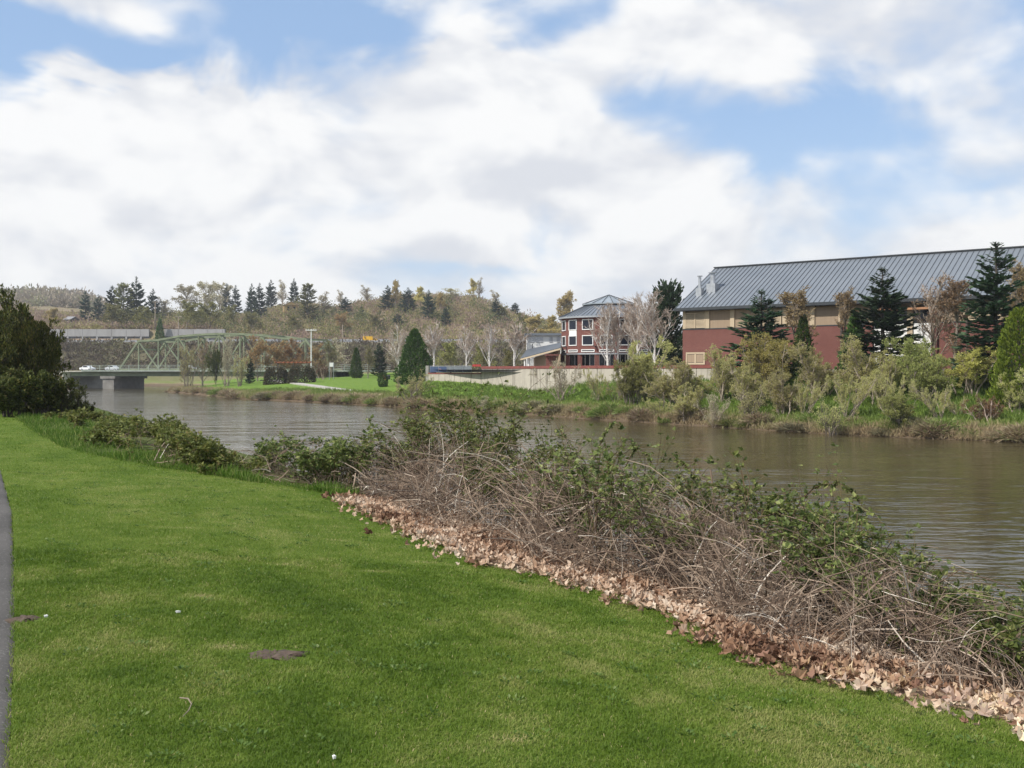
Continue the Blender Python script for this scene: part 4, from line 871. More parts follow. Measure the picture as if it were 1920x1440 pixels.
def measure(p):
    V=[]
    for _,me in p['parts']:
        c=np.empty(len(me.vertices)*3,np.float32); me.vertices.foreach_get('co',c); V.append(c.reshape(-1,3))
    V=np.vstack(V); p['h']=float(V[:,2].max() if p.get('tip') else np.percentile(V[:,2],99.7)); p['w']=float(2*np.percentile(np.hypot(V[:,0],V[:,1]),98.0))
for _k,_p in PR.items(): _p['tip'] = _k.startswith(('con','thuja','dark','cone')); measure(_p)
def plant(kind, name, label, cat, px, Z, top, wpx, base=None, group=None, rz=None, sink=.12, lean=None):
    p = PR[kind]; x = (px-CX)/F*Z; g0 = gz(x, Z) if base is None else zof(base, Z)
    h = max(zof(top, Z)-g0, .3); w = wpx*Z/F
    t = thing(name, label, cat, (x, Z, g0-sink), RG.random()*6.28 if rz is None else rz, group)
    t.scale = (w/p['w'], w/p['w'], (h+sink)/p['h'])
    if lean: t.rotation_euler = (lean[0], lean[1], t.rotation_euler[2])
    for nm, me in p['parts']: link(nm, me, t)
    return t
def hplant(kind, name, label, cat, px, top, wpx, base_y, group=None):
    return plant(kind, name, label, cat, px, hill_Z(px, base_y), top, wpx, group=group, sink=.5)

# evergreens and budding trees in front of the hall
plant('conA','fir_tree','dark fir before the hall, nearest the louvred end','tree',1428,99,541,140)
plant('conA','fir_tree','dark fir before the middle of the hall, taller than the one to its left','tree',1655,92,498,155)
plant('conB','fir_tree','tallest dark fir, rising above the hall roof at far right','tree',1868,83,452,150)
plant('dark_cedar','cedar_tree','broad dark evergreen between the round building and the hall','tree',1252,131,520,78)
plant('thujaB','thuja_tree','bright yellow-green thuja at the right edge below the tallest fir','tree',1912,77,572,105)
plant('cone_small','young_conifer','young green conifer right of the louvred-end fir','tree',1506,97,583,46)
plant('cone_small','young_conifer','bushy green conifer tucked left of the middle fir','tree',1603,93,584,62)
plant('maple0','budding_tree','brown budding tree right of the louvred-end fir','tree',1496,98,540,70)
plant('maple0','budding_tree','ochre budding tree just left of the middle fir','tree',1588,97,541,52)
plant('maple_bare','budding_tree','wide bare reddish tree before the white panels of the hall','tree',1752,93,512,110)
plant('maple0','budding_tree','dense brown tree just left of the tallest fir','tree',1790,91,520,70)
plant('maple0','budding_tree','brown budding tree at right edge behind the tallest fir','tree',1910,89,490,62)
# birches
for (k,px,Z,top,w,l) in (('birch0',748,172,606,56,'white-stemmed birch leaning left of the green cone-shaped thuja'),('birch1',813,170,598,58,'white birch just right of the green cone-shaped thuja'),('birch0',875,168,606,50,'slim white birch above the grey end of the fence'),('birch2',918,166,604,54,'white birch behind the start of the red-brown coping'),('birch1',965,163,595,66,'white birch before the low slate-roofed building'),
    ('birch2',1140,124,566,84,'white birch before the rotunda, leftmost of its clump'),('birch0',1158,126,556,74,'white birch before the rotunda, second of its clump'),('birch1',1178,127,548,70,'white birch before the rotunda, third of its clump'),('birch0',1196,124,560,66,'slender white birch at the right end of the rotunda clump'),('birch2',1228,121,541,92,'large white birch before the dark cedar')):
    plant(k,'birch_tree',l,'tree',px,Z,top,w,base=None if px<800 else 690-(PLZ-1.9)*0,group='leafless white birches')
for o in [o for o in COL.objects if o.name.startswith('birch_tree')]:
    if o.location.x > W(805,690,170)[0] or o.location.y<130: o.location.z = PLZ-.1
plant('thuja','thuja_tree','large green cone-shaped thuja on the park lawn edge','tree',778,153,614,78)
plant('ball','round_shrub','small round dark shrub alone on the park lawn','shrub',718,172,697,21)
# riverside willows and shrubs on the far bank
SH = [('will0',1445,93,622,140,'yellow willow bush below the louvred-end fir'),('will1',1360,96,646,90,'pale grey-green willow bush right of the low cream window'),('will1',1405,91,660,110,'dense olive willow below the yellow willow bush'),
 ('will1',1535,89,640,120,'grey willow bush below the brown budding trees'),('will1',1620,87,628,125,'tall grey-green willow left of the white panels'),('will2',1702,85,632,110,'fresh green willow before the white panels'),('will1',1650,84,655,100,'olive willow at the foot of the middle fir'),
 ('will0',1815,82,648,150,'wide round willow below the tallest fir'),('will2',1740,82,662,100,'leafy green willow right of the white panels'),('will3',1585,81,690,140,'grey leaning willow hanging over the water'),('will3',1505,84,700,110,'spreading grey willow low on the bank below the grey bush'),
 ('will3',1660,80,700,120,'thin grey-green willow on the bank below the middle fir'),('will3',1765,77,712,120,'low willow with bent stems on the bank at right'),('redshrub',1850,74.5,738,85,'red-brown twiggy bush at the water edge at right'),('will1',1905,76,690,90,'greenish willow at the right edge of the bank'),
 ('will1',1205,105,630,118,'large round olive willow tree before the birch clump'),('will2',1185,103,672,80,'dense willow growth on the left of the large round willow'),('will1',1258,99,668,115,'greyish willow bush right of the large round willow'),('will1',1300,100,682,80,'low olive bush before the pale wall near the hall corner'),
 ('bare0',1052,114,672,115,'pinkish bare bush before the retaining wall dip'),('will3',1122,108,688,75,'sparse grey shrub before the wall below the rotunda doors'),('bare1',1160,106,700,70,'low brown shrub left of the large willow trunk'),('will1',1290,93,715,90,'short bush on the grass bank below the hall corner'),
 ('bare1',1405,87,715,100,'bare brown bush on the bank below the yellow willow'),('bare0',1340,89,735,80,'pale twiggy bush near the water below the low window'),('will1',1470,86,690,100,'mid-size olive bush between yellow willow and leaning willow'),
 ('bare1',772,137,690,88,'grey-green brush before the large cone-shaped thuja'),('bare0',905,121,738,70,'pale dry shrub low on the bank before the fence'),('will3',1235,97,742,80,'pale green tussocky shrub at the waterline below the large willow'),('bare1',1560,78,738,90,'dead grey brush at the foot of the leaning willow'),('will2',1690,76.5,735,90,'green shrub by the water below the white panels'),('will3',1800,77,735,80,'arching grey shrub left of the red-brown bush')]
for (k,px,Z,top,w,l) in SH: plant(k,'willow_bush' if k[:2]=='wi' else 'bare_bush',l,'bush',px,Z,top+4,w*.9,group='shrubs on the far bank')
# park trees by the bridge
PK = [('bare1','bare_bush',352,229,636,60,'brown leafless brush on the tip of the bank left of the bridge trees','bush'),('bare0','bare_bush',425,222,632,70,'tall pale leafless brush in front of the truss','bush'),('maple_bare','budding_tree',380,231,640,50,'greyish twiggy tree before the truss on the bank tip','tree'),('haw','thorn_tree',405,219,650,36,'small dark round-headed tree on the bank tip','tree'),
 ('fd_bud','budding_tree',483,238,630,56,'orange-brown budding tree before the right part of the truss','tree'),('fd_bud','budding_tree',520,243,640,62,'rust-brown budding tree left of the red pergola','tree'),('fd_bud','budding_tree',548,246,636,68,'broad rust-brown tree right above the red pergola','tree'),('fd_bud','budding_tree',592,248,645,44,'small rust-brown tree right of the utility pole','tree'),('maple1','budding_tree',621,244,639,42,'olive-green budding tree behind the white notice board','tree'),('fd_bare','bare_tree',642,262,634,40,'thin bare tree left of the dark park conifers','tree'),
 ('cone_small','conifer',668,228,650,26,'narrow dark conifer left of the pale round tree in the park','tree'),('maple1','budding_tree',690,222,650,36,'pale olive round tree between the two dark park conifers','tree'),('conA','conifer',711,230,641,36,'dark conifer right of the pale round tree in the park','tree'),('conA','conifer',469,226,668,22,'small dark conifer at the left end of the hedges','tree'),
 ('bare1','bare_bush',450,214,660,44,'leafless brush left of the small conifer by the hedges','bush'),('redshrub','hedge_bush',605,232,681,30,'small russet bush right of the utility pole','bush'),
 ('fd_olive','olive_tree',845,205,640,60,'olive-green tree behind the birch row','tree'),('fd_olive','olive_tree',905,200,640,60,'dull green tree behind the fence end','tree'),('fd_bare','bare_tree',745,240,630,60,'leafless brownish tree behind the cone-shaped thuja','tree'),('fd_olive','olive_tree',950,198,655,40,'dark green shrubby tree left of the low slate-roofed building','tree')]
for (k,n,px,Z,top,w,l,c) in PK:
    plant(k,n,l,c,px,Z,top,w)
def hedge(px0, px1, top, Z, label):
    x0, x1 = (px0-CX)/F*Z, (px1-CX)/F*Z; xm=(x0+x1)/2; g0 = gz(xm,Z); h = zof(top,Z)-g0; t = thing('clipped_hedge', label, 'hedge', (xm,Z,g0)); rg=np.random.default_rng(int(px0)); N=2600
    a=(x1-x0)/2; th=rg.random(N)*2*np.pi; c=rg.uniform(-.2,1,N); s=np.sqrt(1-np.clip(c,0,1)**2)**.5; rr=np.sqrt(rg.uniform(.6,1,N))
    P=np.stack([np.sign(np.cos(th))*np.abs(np.cos(th))**.7*a*s*rr,np.sin(th)*1.6*s*rr,np.clip(c,0,1)**.8*h*rr],1); MB().leaves(P,P/np.array([a,1.6,h])+.5*rg.normal(size=P.shape)+np.array([0,0,.2]),.34,.24,rg).build('foliage',LM['hedge'],t)
    st=np.stack([np.stack([rg.uniform(-a*.8,a*.8,20),0*np.ones(20),np.full(20,-.2)],1),np.stack([rg.uniform(-a*.8,a*.8,20),rg.uniform(-1,1,20),np.full(20,h*.7)],1)],1); MB().tubes(st,.05,4).build('stems',MAT['bark'],t)
hedge(495,541,689,212,'dark clipped hedge on the park lawn, the left of two'); hedge(540,592,686,210,'dark clipped hedge on the park lawn, the right and longer of two')

# trees on the hill
HC = [(160,545,24,606,1,'dark conifer above the grey pole on the left hill'),(184,551,24,606,0,'dark conifer second from the left on the hill'),(210,534,30,612,1,'tall dark conifer left of the tallest pair'),(256,517,42,610,0,'tallest conifer on the left hill'),(287,540,32,602,2,'open conifer just right of the tallest left one'),
 (425,530,20,572,1,'slim dark conifer at the right end of the pale trees'),(442,533,26,578,0,'dark conifer beside the slim one right of the pale trees'),(472,530,30,598,2,'dark broad-based conifer above the bridge truss'),(487,529,28,600,0,'dark conifer overlapping the broad one above the truss'),(508,523,32,578,2,'pointed conifer left of the ochre house'),(551,521,26,576,0,'pointed conifer right behind the ochre house'),
 (648,556,24,592,1,'small conifer on the bare slope right of the house'),(727,534,36,583,2,'full dark conifer, left of three on the hump hill'),(765,538,36,588,0,'full dark conifer, middle of three on the hump hill'),(804,542,32,600,2,'full dark conifer, right of three on the hump hill'),(745,587,22,618,1,'small conifer low on the hump hill slope'),(836,574,24,612,0,'conifer on the right slope below the hump'),
 (966,567,22,592,1,'small conifer on the skyline right of the hump'),(678,572,16,600,0,'short conifer among brush left of the hump hill'),(930,560,20,600,1,'greyish conifer on the right shoulder of the hump')]
for (px,top,w,b,v,l) in HC: hplant('conF%d'%v,'conifer',l,'tree',px,top,w,b,group='conifers on the hill')
HD = [('conO',232,528,46,612,'olive-brown cedar left against the tallest conifer'),('conO',577,529,44,604,'yellowish cedar right of the ochre house'),
 ('fd_pale',352,535,56,600,'pale leafless round tree at left of the pale group'),('fd_pale',385,529,60,596,'pale leafless tree, tallest in the pale group'),('fd_pale',412,532,50,590,'pale leafless tree next to the slim dark conifer'),('fd_olive',350,565,60,622,'olive leafy tree above the bridge truss at left'),('fd_olive',395,566,66,622,'wide olive tree above the truss crown'),('fd_olive',435,572,50,620,'olive-yellow tree above the truss crown right'),('fd_bare',312,557,40,600,'grey leafless tree right of the open conifer'),
 ('fd_bare',530,524,26,578,'feathery bare tree between two pointed conifers'),('fd_bare',690,535,30,572,'faint bare tree on the skyline left of the hump'),('fd_bare',640,543,20,578,'thin bare tree on the skyline above the small conifer'),('fd_yel',742,525,30,584,'yellow spring tree behind the left conifer of the hump'),('fd_yel',788,538,34,582,'yellow spring tree between the hump conifers'),('fd_yel',826,548,28,588,'yellow-green tree right of the hump conifers'),('fd_yel',887,523,28,562,'bright yellow tree alone on top of the hump'),('fd_bare',898,521,20,562,'bare twiggy tree right against the lone yellow tree'),('fd_pale',850,541,46,566,'pale leafless scrub tree on the hump top'),
 ('fd_bare',930,543,34,590,'bare tree on the right shoulder of the hump'),('fd_olive',945,574,40,604,'green shrubby tree at the right foot of the hump'),('fd_yel',1062,547,66,632,'large pale yellow tree left of the rotunda roof'),('fd_yel',1003,590,60,640,'yellow-brown tree mass behind the low slate building'),('fd_yel',1035,592,44,640,'yellow-brown tree just left of the rotunda'),('fd_olive',975,588,36,634,'olive tree behind the rightmost row birch'),('fd_yel',100,578,36,612,'yellow-green tree left of the small dark house'),('fd_olive',545,590,44,622,'green bush-like tree below the ochre house'),('fd_olive',470,585,46,625,'mossy tree above the right truss end'),('fd_bare',605,548,40,596,'bare tree right of the yellowish cedar'),
 ('fd_olive',210,570,60,618,'shadowy green tree at the foot of the tall left conifers'),('fd_olive',270,575,50,620,'dull green tree below the tallest left conifer'),('fd_bud',640,585,44,628,'brown brushy tree on the slope above the highway'),('fd_olive',700,590,44,624,'olive brushy tree on the slope left of the small conifer')]
for (k,px,top,w,b,l) in HD: hplant(k,'hill_tree' if k!='conO' else 'cedar_tree',l,'tree',px,top,w,b,group='deciduous trees on the hill' if k!='conO' else None)
iv = thing('ivy_column','dark ivy-covered tree filling the gap in the highway wall','tree',(W(294,640,405)[0],408.5,12.2))
for nm, me in PR['cone_small']['parts']: link(nm, me, iv)
iv.scale=(1.5,1.0,2.1)

# brush that covers the hill, the embankment and the far ridge: no one could count it
def clumps(name, N, xr, yr, r, nl, leaf, mat, seed, ok=None, hk=.8):
    rg=np.random.default_rng(seed); y=rg.uniform(*yr,N); px=rg.uniform(*xr,N); x=(px-CX)/F*y; z=ground_z(x,y); keep = np.ones(N,bool) if ok is None else ok(px,y); x,y,z=x[keep],y[keep],z[keep]; N=len(x)
    R=r*rg.uniform(.5,1.5,N); pi=np.repeat(np.arange(N),nl); d=unit(rg.normal(size=(N*nl,3))); d[:,2]=np.abs(d[:,2]); q=rg.uniform(.3,1,N*nl)[:,None]*R[pi][:,None]
    P=np.stack([x,y,z],1)[pi]+d*q*np.array([1,1,hk*1.2]); base=fbm(x/45,y/45,seed)*.45+.55*rg.random(N); base=np.clip((base-.25)*1.7,0,1)
    m=MB().leaves(P-np.array([0,0,.2]),d+.6*rg.normal(size=d.shape)+np.array([0,0,.35]),leaf*rg.uniform(.6,1.4,N*nl),leaf*.5,rg,.15,a=np.clip(base[pi]+.22*(rg.random(N*nl)-.5),0,1))
    return stuff(m.build(name,mat))
M_BR = leafy('hill_brush', [(0,(.25,.175,.13)),(.25,(.38,.27,.21)),(.45,(.33,.25,.16)),(.62,(.26,.25,.10)),(.8,(.42,.36,.15)),(1,(.17,.19,.075))], .25, objvar=0)
o = clumps('hillside_brush', 8000, (-150,1150), (415,640), 2.6, 24, 1.0, M_BR, 61); tag(o,'brown and olive brush covering the hillside','brush')
o = clumps('embankment_brush', 2000, (-100,1050), (340,380), 2.2, 22, 1.0, leafy('embankment_brush_leaf',[(0,(.10,.075,.055)),(.5,(.16,.125,.08)),(1,(.16,.165,.065))],.25,objvar=0), 62); tag(o,'dark brown brush on the highway embankment','brush')
o = clumps('hillside_scrub', 260, (250,1100), (425,560), 4.6, 110, 1.0, leafy('scrub_leaf',[(0,(.10,.115,.04)),(.4,(.19,.20,.07)),(.7,(.32,.28,.11)),(1,(.36,.25,.19))],.3,objvar=0), 64, hk=1.15); tag(o,'taller green and russet scrub dotted over the hillside','scrub')
o = clumps('far_woods', 700, (-200,300), (760,960), 8.0, 40, 3.2, leafy('far_wood_leaf',[(0,(.27,.23,.18)),(.6,(.36,.30,.22)),(1,(.31,.31,.17))],.25,objvar=0), 63); tag(o,'hazy grey-brown woods on the far left ridge','woods')

# grasses of the far bank
def bank_grass(name, N, pxr, hgt, seed, zone, mat, nb=7, wid=.05):
    rg=np.random.default_rng(seed); px=rg.uniform(*pxr,N*6); Z0=np.interp(px,shore_px,shore_Z); Z=Z0+rg.uniform(0,1,N*6)**1.6*zone; x=(px-CX)/F*Z; sdv=river_sd(x,Z); k=np.nonzero(sdv>.15)[0][:N]; x,Z,sdv=x[k],Z[k],sdv[k]; z=ground_z(x,Z)
    n=len(x); dry=np.clip(1.05-sdv/(4.0 if pxr[0]>700 else 7.0)+1.2*(fbm(x/3.5,Z/3.5,seed)-.5),0,1); pi=np.repeat(np.arange(n),nb); d=rg.normal(size=(n*nb,3))*.45; d[:,2]=1
    P=np.stack([x,Z,z-.04],1)[pi]+rg.normal(size=(n*nb,3))*np.array([.16,.16,0]); H=hgt*rg.uniform(.5,1.4,n)[pi]*rg.uniform(.6,1.2,n*nb)
    m=MB().leaves(P,d,H,wid*rg.uniform(.7,1.3,n*nb),rg,.05,a=np.clip(dry[pi]+.3*(rg.random(n*nb)-.5),0,1)); return stuff(m.build(name,mat))
M_BG = leafy('bank_grass_blades',[(0,(.145,.215,.04)),(.35,(.20,.27,.06)),(.6,(.29,.30,.11)),(.8,(.42,.35,.20)),(1,(.33,.25,.15))],.35,objvar=0)
o=bank_grass('bank_grass',8500,(760,1960),.55,71,16,M_BG,8,.07); tag(o,'rough green and straw grass along the far bank','grass')
o=bank_grass('bank_grass',5000,(300,790),.7,72,14,M_BG,8,.10); tag(o,'dry straw-coloured grass along the park river bank','grass')
# dry hummocks on the rim of the bank
M_HUM_G = leafy('hummock_green',[(0,(.10,.16,.03)),(.6,(.20,.26,.06)),(1,(.38,.36,.17))],.35,objvar=.2); M_HUM_B = leafy('hummock_grey',[(0,(.15,.14,.085)),(.6,(.26,.24,.14)),(1,(.36,.33,.20))],.3,objvar=.2)
M_HUM = leafy('hummock_straw',[(0,(.20,.145,.095)),(.5,(.34,.26,.17)),(.75,(.46,.38,.25)),(1,(.22,.27,.09))],.3,objvar=.25)
def P_hum(seed, mt):
    rg=np.random.default_rng(seed); N=900; th=rg.random(N)*6.28; r=np.sqrt(rg.random(N))*.5; P=np.stack([np.cos(th)*r,np.sin(th)*r,-.05+.35*(1-(r/.5)**2)],1); D=np.stack([np.cos(th)*.9,np.sin(th)*.9,1.0-1.4*r],1)+.45*rg.normal(size=(N,3))
    return MB().leaves(P,D,.5*rg.uniform(.5,1.2,N),.035,rg,.05).mesh('tussock',mt)
HUM=[P_hum(81,M_HUM),P_hum(82,M_HUM_G),P_hum(83,M_HUM_B),P_hum(84,M_HUM),P_hum(85,M_HUM_G)]
hl=np.random.default_rng(88)
for i,px in enumerate(np.concatenate([np.linspace(320,790,30),np.linspace(800,1925,46)])+hl.uniform(-8,8,76)):
    Z=float(np.interp(px,shore_px,shore_Z))+hl.uniform(.5,2.6)*(1.4 if px<790 else 1); x=(px-CX)/F*Z; kk=int(hl.integers(0,5)) if px>800 else int(hl.choice([0,0,2,3,1])); o=link('tussock',HUM[kk]); s=hl.uniform(1.1,2.3)*(1.35 if px<790 else 1); o.location=(x,Z,gz(x,Z)-.12); o.scale=(s,s,s*hl.uniform(.45,.75)); o.rotation_euler=(0,0,hl.random()*6)
    tag(o,('straw-coloured','fresh green','grey-green','straw-coloured','fresh green')[kk]+' grass tussock overhanging the far waterline '+('below the hall' if px>1270 else 'below the retaining wall' if px>800 else 'along the park'),'tussock','tussocks along the far waterline')
# ------------------------------------------------------------------ near bank: lawn blades
def wpt(px, py):                                      # lawn point seen at (px, py)
    Z = np.arange(2.5, 60, .02); x = (px-CX)/F*Z; z = near_ground(x, Z); yy = HY-(z-EYE)*F/Z; k = np.nonzero(yy <= py)[0][0]
    return np.array([x[k], Z[k], z[k]])
bare_spots = [(520,1230,.20,.15),(45,1162,.13,.09)]
dry_spots = [(380,1120,.30,.2),(790,1055,.5,.12),(700,1072,.4,.12),(860,1062,.5,.1),(540,1060,.4,.16),(640,1015,.5,.12),(430,1215,.35,.2),(960,1390,.3,.2),(1000,1100,.6,.1),(330,990,.7,.2)]
BS = [(wpt(a,b),c,d) for a,b,c,d in bare_spots]; DS = [(wpt(a,b),c,d) for a,b,c,d in dry_spots]
def build_grass():
    rg = np.random.default_rng(5); N = 1500000
    Z = 3.4*np.exp(rg.random(N)*np.log(46/3.4)); tx = rg.uniform(-.53,.53,N); x = tx*Z
    dens = np.minimum(1.0, np.where(Z<7, .34+.66*((Z-3.4)/3.6), 1.0))*1.0          # log-uniform sampling already thins with distance
    k = rg.random(N) < dens*np.clip(6.0/Z+.25,0,1)
    x, Z = x[k], Z[k]; u, s = us(x, Z); e = edge_s(u); k = (s > path_s(u)-.03+.05*rg.random(len(s))) & (s < e+.05*rg.normal(size=len(s))); x, Z, u, s = x[k], Z[k], u[k], s[k]
    bare = np.zeros(len(x)); dry = np.zeros(len(x))
    for (p,a,b) in BS: bare = np.maximum(bare, np.exp(-(((x-p[0])/a)**2+((Z-p[1])/b)**2)**2+2.4*(fbm(x*11,Z*11,7)-.5)))
    for (p,a,b) in DS: dry = np.maximum(dry, .95*np.exp(-(((x-p[0])/a)**2+((Z-p[1])/b)**2)*1.2))
    k = rg.random(len(x)) > np.clip(bare*1.2,0,.93); x,Z,u,s,dry = x[k],Z[k],u[k],s[k],dry[k]
    n = len(x); z = near_ground(x, Z)
    patch = fbm(u*.55, s*1.5, 51); tuft = fbm(x*2.4, Z*2.4, 52); fine = fbm(x*9, Z*9, 53)
    col = np.clip(.5+1.15*(patch-.5)+.85*(tuft-.5)+.6*(fine-.5)+.22*rg.normal(size=n)*.6, 0, .86); col = np.clip(np.maximum(col, dry*(.8+.3*rg.random(n))), 0, 1); st = rg.random(n)<.03; col[st] = .9+.1*rg.random(st.sum())
    L = (.022+.020*np.clip(.9-col,0,1)+.014*(tuft-.4))*rg.uniform(.7,1.3,n)*np.interp(Z,[4,20,40],[1,1.15,1.5]); L = np.where(s > edge_s(u)-.18, L*1.35, L)
    wd = np.interp(Z,[3.4,8,16,40],[.0032,.0048,.009,.022])
    D = rg.normal(size=(n,3))*.62; D[:,2] = 1; D[:,0] += .25*(patch-.5)+.5*(fbm(x*1.3,Z*1.3,55)-.5); D[:,1] += .5*(fbm(x*1.3,Z*1.3,57)-.5); D = unit(D)
    S = unit(np.stack([-D[:,1]+.3*rg.normal(size=n), D[:,0]+.3*rg.normal(size=n), 0*D[:,0]+.001],1)); P = np.stack([x,Z,z-.004],1)
    bend = D*1.0; bend = bend+np.stack([D[:,0],D[:,1],-.5+0*z],1)*.35
    near_ = Z < 9; f = ~near_; m = MB()
    def three(i, col):
        p,d,b,sv,l,w = P[i],D[i],bend[i],S[i],L[i][:,None],wd[i][:,None]; mid = p+d*l*.6; tip = p+b*l
        V = np.stack([p-sv*w*.5,p+sv*w*.5,mid+sv*w*.4,mid-sv*w*.4,tip],1); k = np.arange(len(p))*5
        m.add(V.reshape(-1,3), np.stack([k,k+1,k+2,k+3],1), np.stack([k+3,k+2,k+4],1), a=np.repeat(col[i],5))
    def one(i, col):
        p,b,sv,l,w = P[i],bend[i],S[i],L[i][:,None],wd[i][:,None]; V = np.stack([p-sv*w*.5,p+sv*w*.5,p+b*l],1); k=np.arange(len(p))*3
        m.add(V.reshape(-1,3), None, np.stack([k,k+1,k+2],1), a=np.repeat(col[i],3))
    three(near_, col); one(f, col)
    print('grass blades', n, near_.sum())
    mt = leafy('lawn_blades', [(0,(.078,.138,.011)),(.35,(.118,.192,.018)),(.62,(.175,.242,.034)),(.84,(.265,.295,.078)),(.93,(.42,.36,.16)),(1,(.56,.47,.26))], .40, .55, 0)
    o = stuff(m.build('lawn_grass', mt)); tag(o,'short green lawn grass on the near bank','grass')
build_grass()
M_SOIL = plain('bare_soil',(0.115,0.085,0.065),(0.07,0.05,0.04),14.0,.95,.02,30)
for (p,a,b),l in zip(BS,('bare patch of brown soil in the middle of the lawn','small dark clod of soil beside the path')):
    rg=np.random.default_rng(int(p[0]*100)%97); th=np.linspace(0,2*np.pi,22)[:-1]; rings=[]; 
    for f,h in ((1.0,-.02),(.8,-.004),(.5,.010),(.25,.012)):
        rr=f*np.clip(1+.30*rg.normal(size=21),.5,1.5); X=p[0]+np.cos(th)*a*rr; Y=p[1]+np.sin(th)*b*rr; rings.append(np.stack([X,Y,near_ground(X,Y)+h+.008*rg.normal(size=21)],1))
    v=np.vstack(rings+[np.array([[p[0],p[1],p[2]+.012]])]); q=[[k*21+i,k*21+(i+1)%21,(k+1)*21+(i+1)%21,(k+1)*21+i] for k in range(3) for i in range(21)]
    o=MB().add(v,q,[[63+i,63+(i+1)%21,84] for i in range(21)]).build('soil_patch',M_SOIL,smooth=True); tag(o,l,'soil')
def scrap(px,py,sz,l):
    p=wpt(px,py); rg=np.random.default_rng(px); n=7; th=np.arange(n)*2*np.pi/n; r=sz*rg.uniform(.6,1.2,n); v=np.stack([np.cos(th)*r,np.sin(th)*r*.8,rg.uniform(0,.6,n)*sz],1)
    v=np.vstack([v,[[0,0,sz*.35]],v*np.array([.7,.7,1])-np.array([0,0,.012])]); o=MB().add(v,[[i,(i+1)%n,n+1+(i+1)%n,n+1+i] for i in range(n)],[[i,(i+1)%n,n] for i in range(n)]).build('white_scrap',MAT['white']); o.location=p+np.array([0,0,.028]); tag(o,l,'scrap')
scrap(335,1155,.020,'crumpled white scrap lying on the middle of the lawn'); scrap(86,1164,.016,'small white scrap on the lawn near the path'); scrap(627,1434,.012,'tiny white scrap on the lawn at the bottom edge')
p0=wpt(337,1328); pts=np.array([[0,0,.045],[.05,-.03,.05],[.085,-.09,.045],[.095,-.16,.04],[.085,-.22,.03]])[None]; tw=MB().tubes(pts,np.array([[.003,.0036,.003,.0026,.0015]]),6).build('fallen_twig',plain('pale_twig',(0.27,0.22,0.165),(0.19,0.15,0.11),20)); tw.location=p0; tag(tw,'curved pale twig lying in the lawn at lower left','twig')

# ------------------------------------------------------------------ fallen leaves along the lawn edge
M_DL = leafy('dead_leaf',[(0,(.13,.07,.04)),(.25,(.30,.18,.105)),(.5,(.45,.31,.20)),(.8,(.58,.44,.31)),(1,(.66,.55,.42))],.2,.75,.28)
def leaf_shape(seed):
    rg=np.random.default_rng(seed); n=14; th=np.arange(n)*2*np.pi/n; r=np.where(np.arange(n)%2==0,1.0,.74)*rg.uniform(.6,1.2,n); r[n//2]*=.6
    x=np.cos(th)*r; y=np.sin(th)*r*.9; c=rg.uniform(.35,1.1); ax=rg.random()*3.14; q=x*np.cos(ax)+y*np.sin(ax); z=c*q*q+.18*rg.normal(size=n)+.15*np.abs(y)
    return np.vstack([np.stack([x,y,z],1),[[0,0,.02]]])
LS=[leaf_shape(s) for s in range(200,208)]; LT=np.array([[i,(i+1)%14,14] for i in range(14)])
def rand_rot(n, rg, tilt):
    a=rg.random(n)*6.283; bx=rg.normal(size=n)*tilt; by=rg.normal(size=n)*tilt; ca,sa=np.cos(a),np.sin(a); R=np.zeros((n,3,3))
    Rz=np.zeros((n,3,3)); Rz[:,0,0]=ca;Rz[:,0,1]=-sa;Rz[:,1,0]=sa;Rz[:,1,1]=ca;Rz[:,2,2]=1
    Rx=np.zeros((n,3,3)); c,s=np.cos(bx),np.sin(bx); Rx[:,0,0]=1;Rx[:,1,1]=c;Rx[:,1,2]=-s;Rx[:,2,1]=s;Rx[:,2,2]=c
    Ry=np.zeros((n,3,3)); c,s=np.cos(by),np.sin(by); Ry[:,1,1]=1;Ry[:,0,0]=c;Ry[:,0,2]=s;Ry[:,2,0]=-s;Ry[:,2,2]=c
    return Rz@Rx@Ry
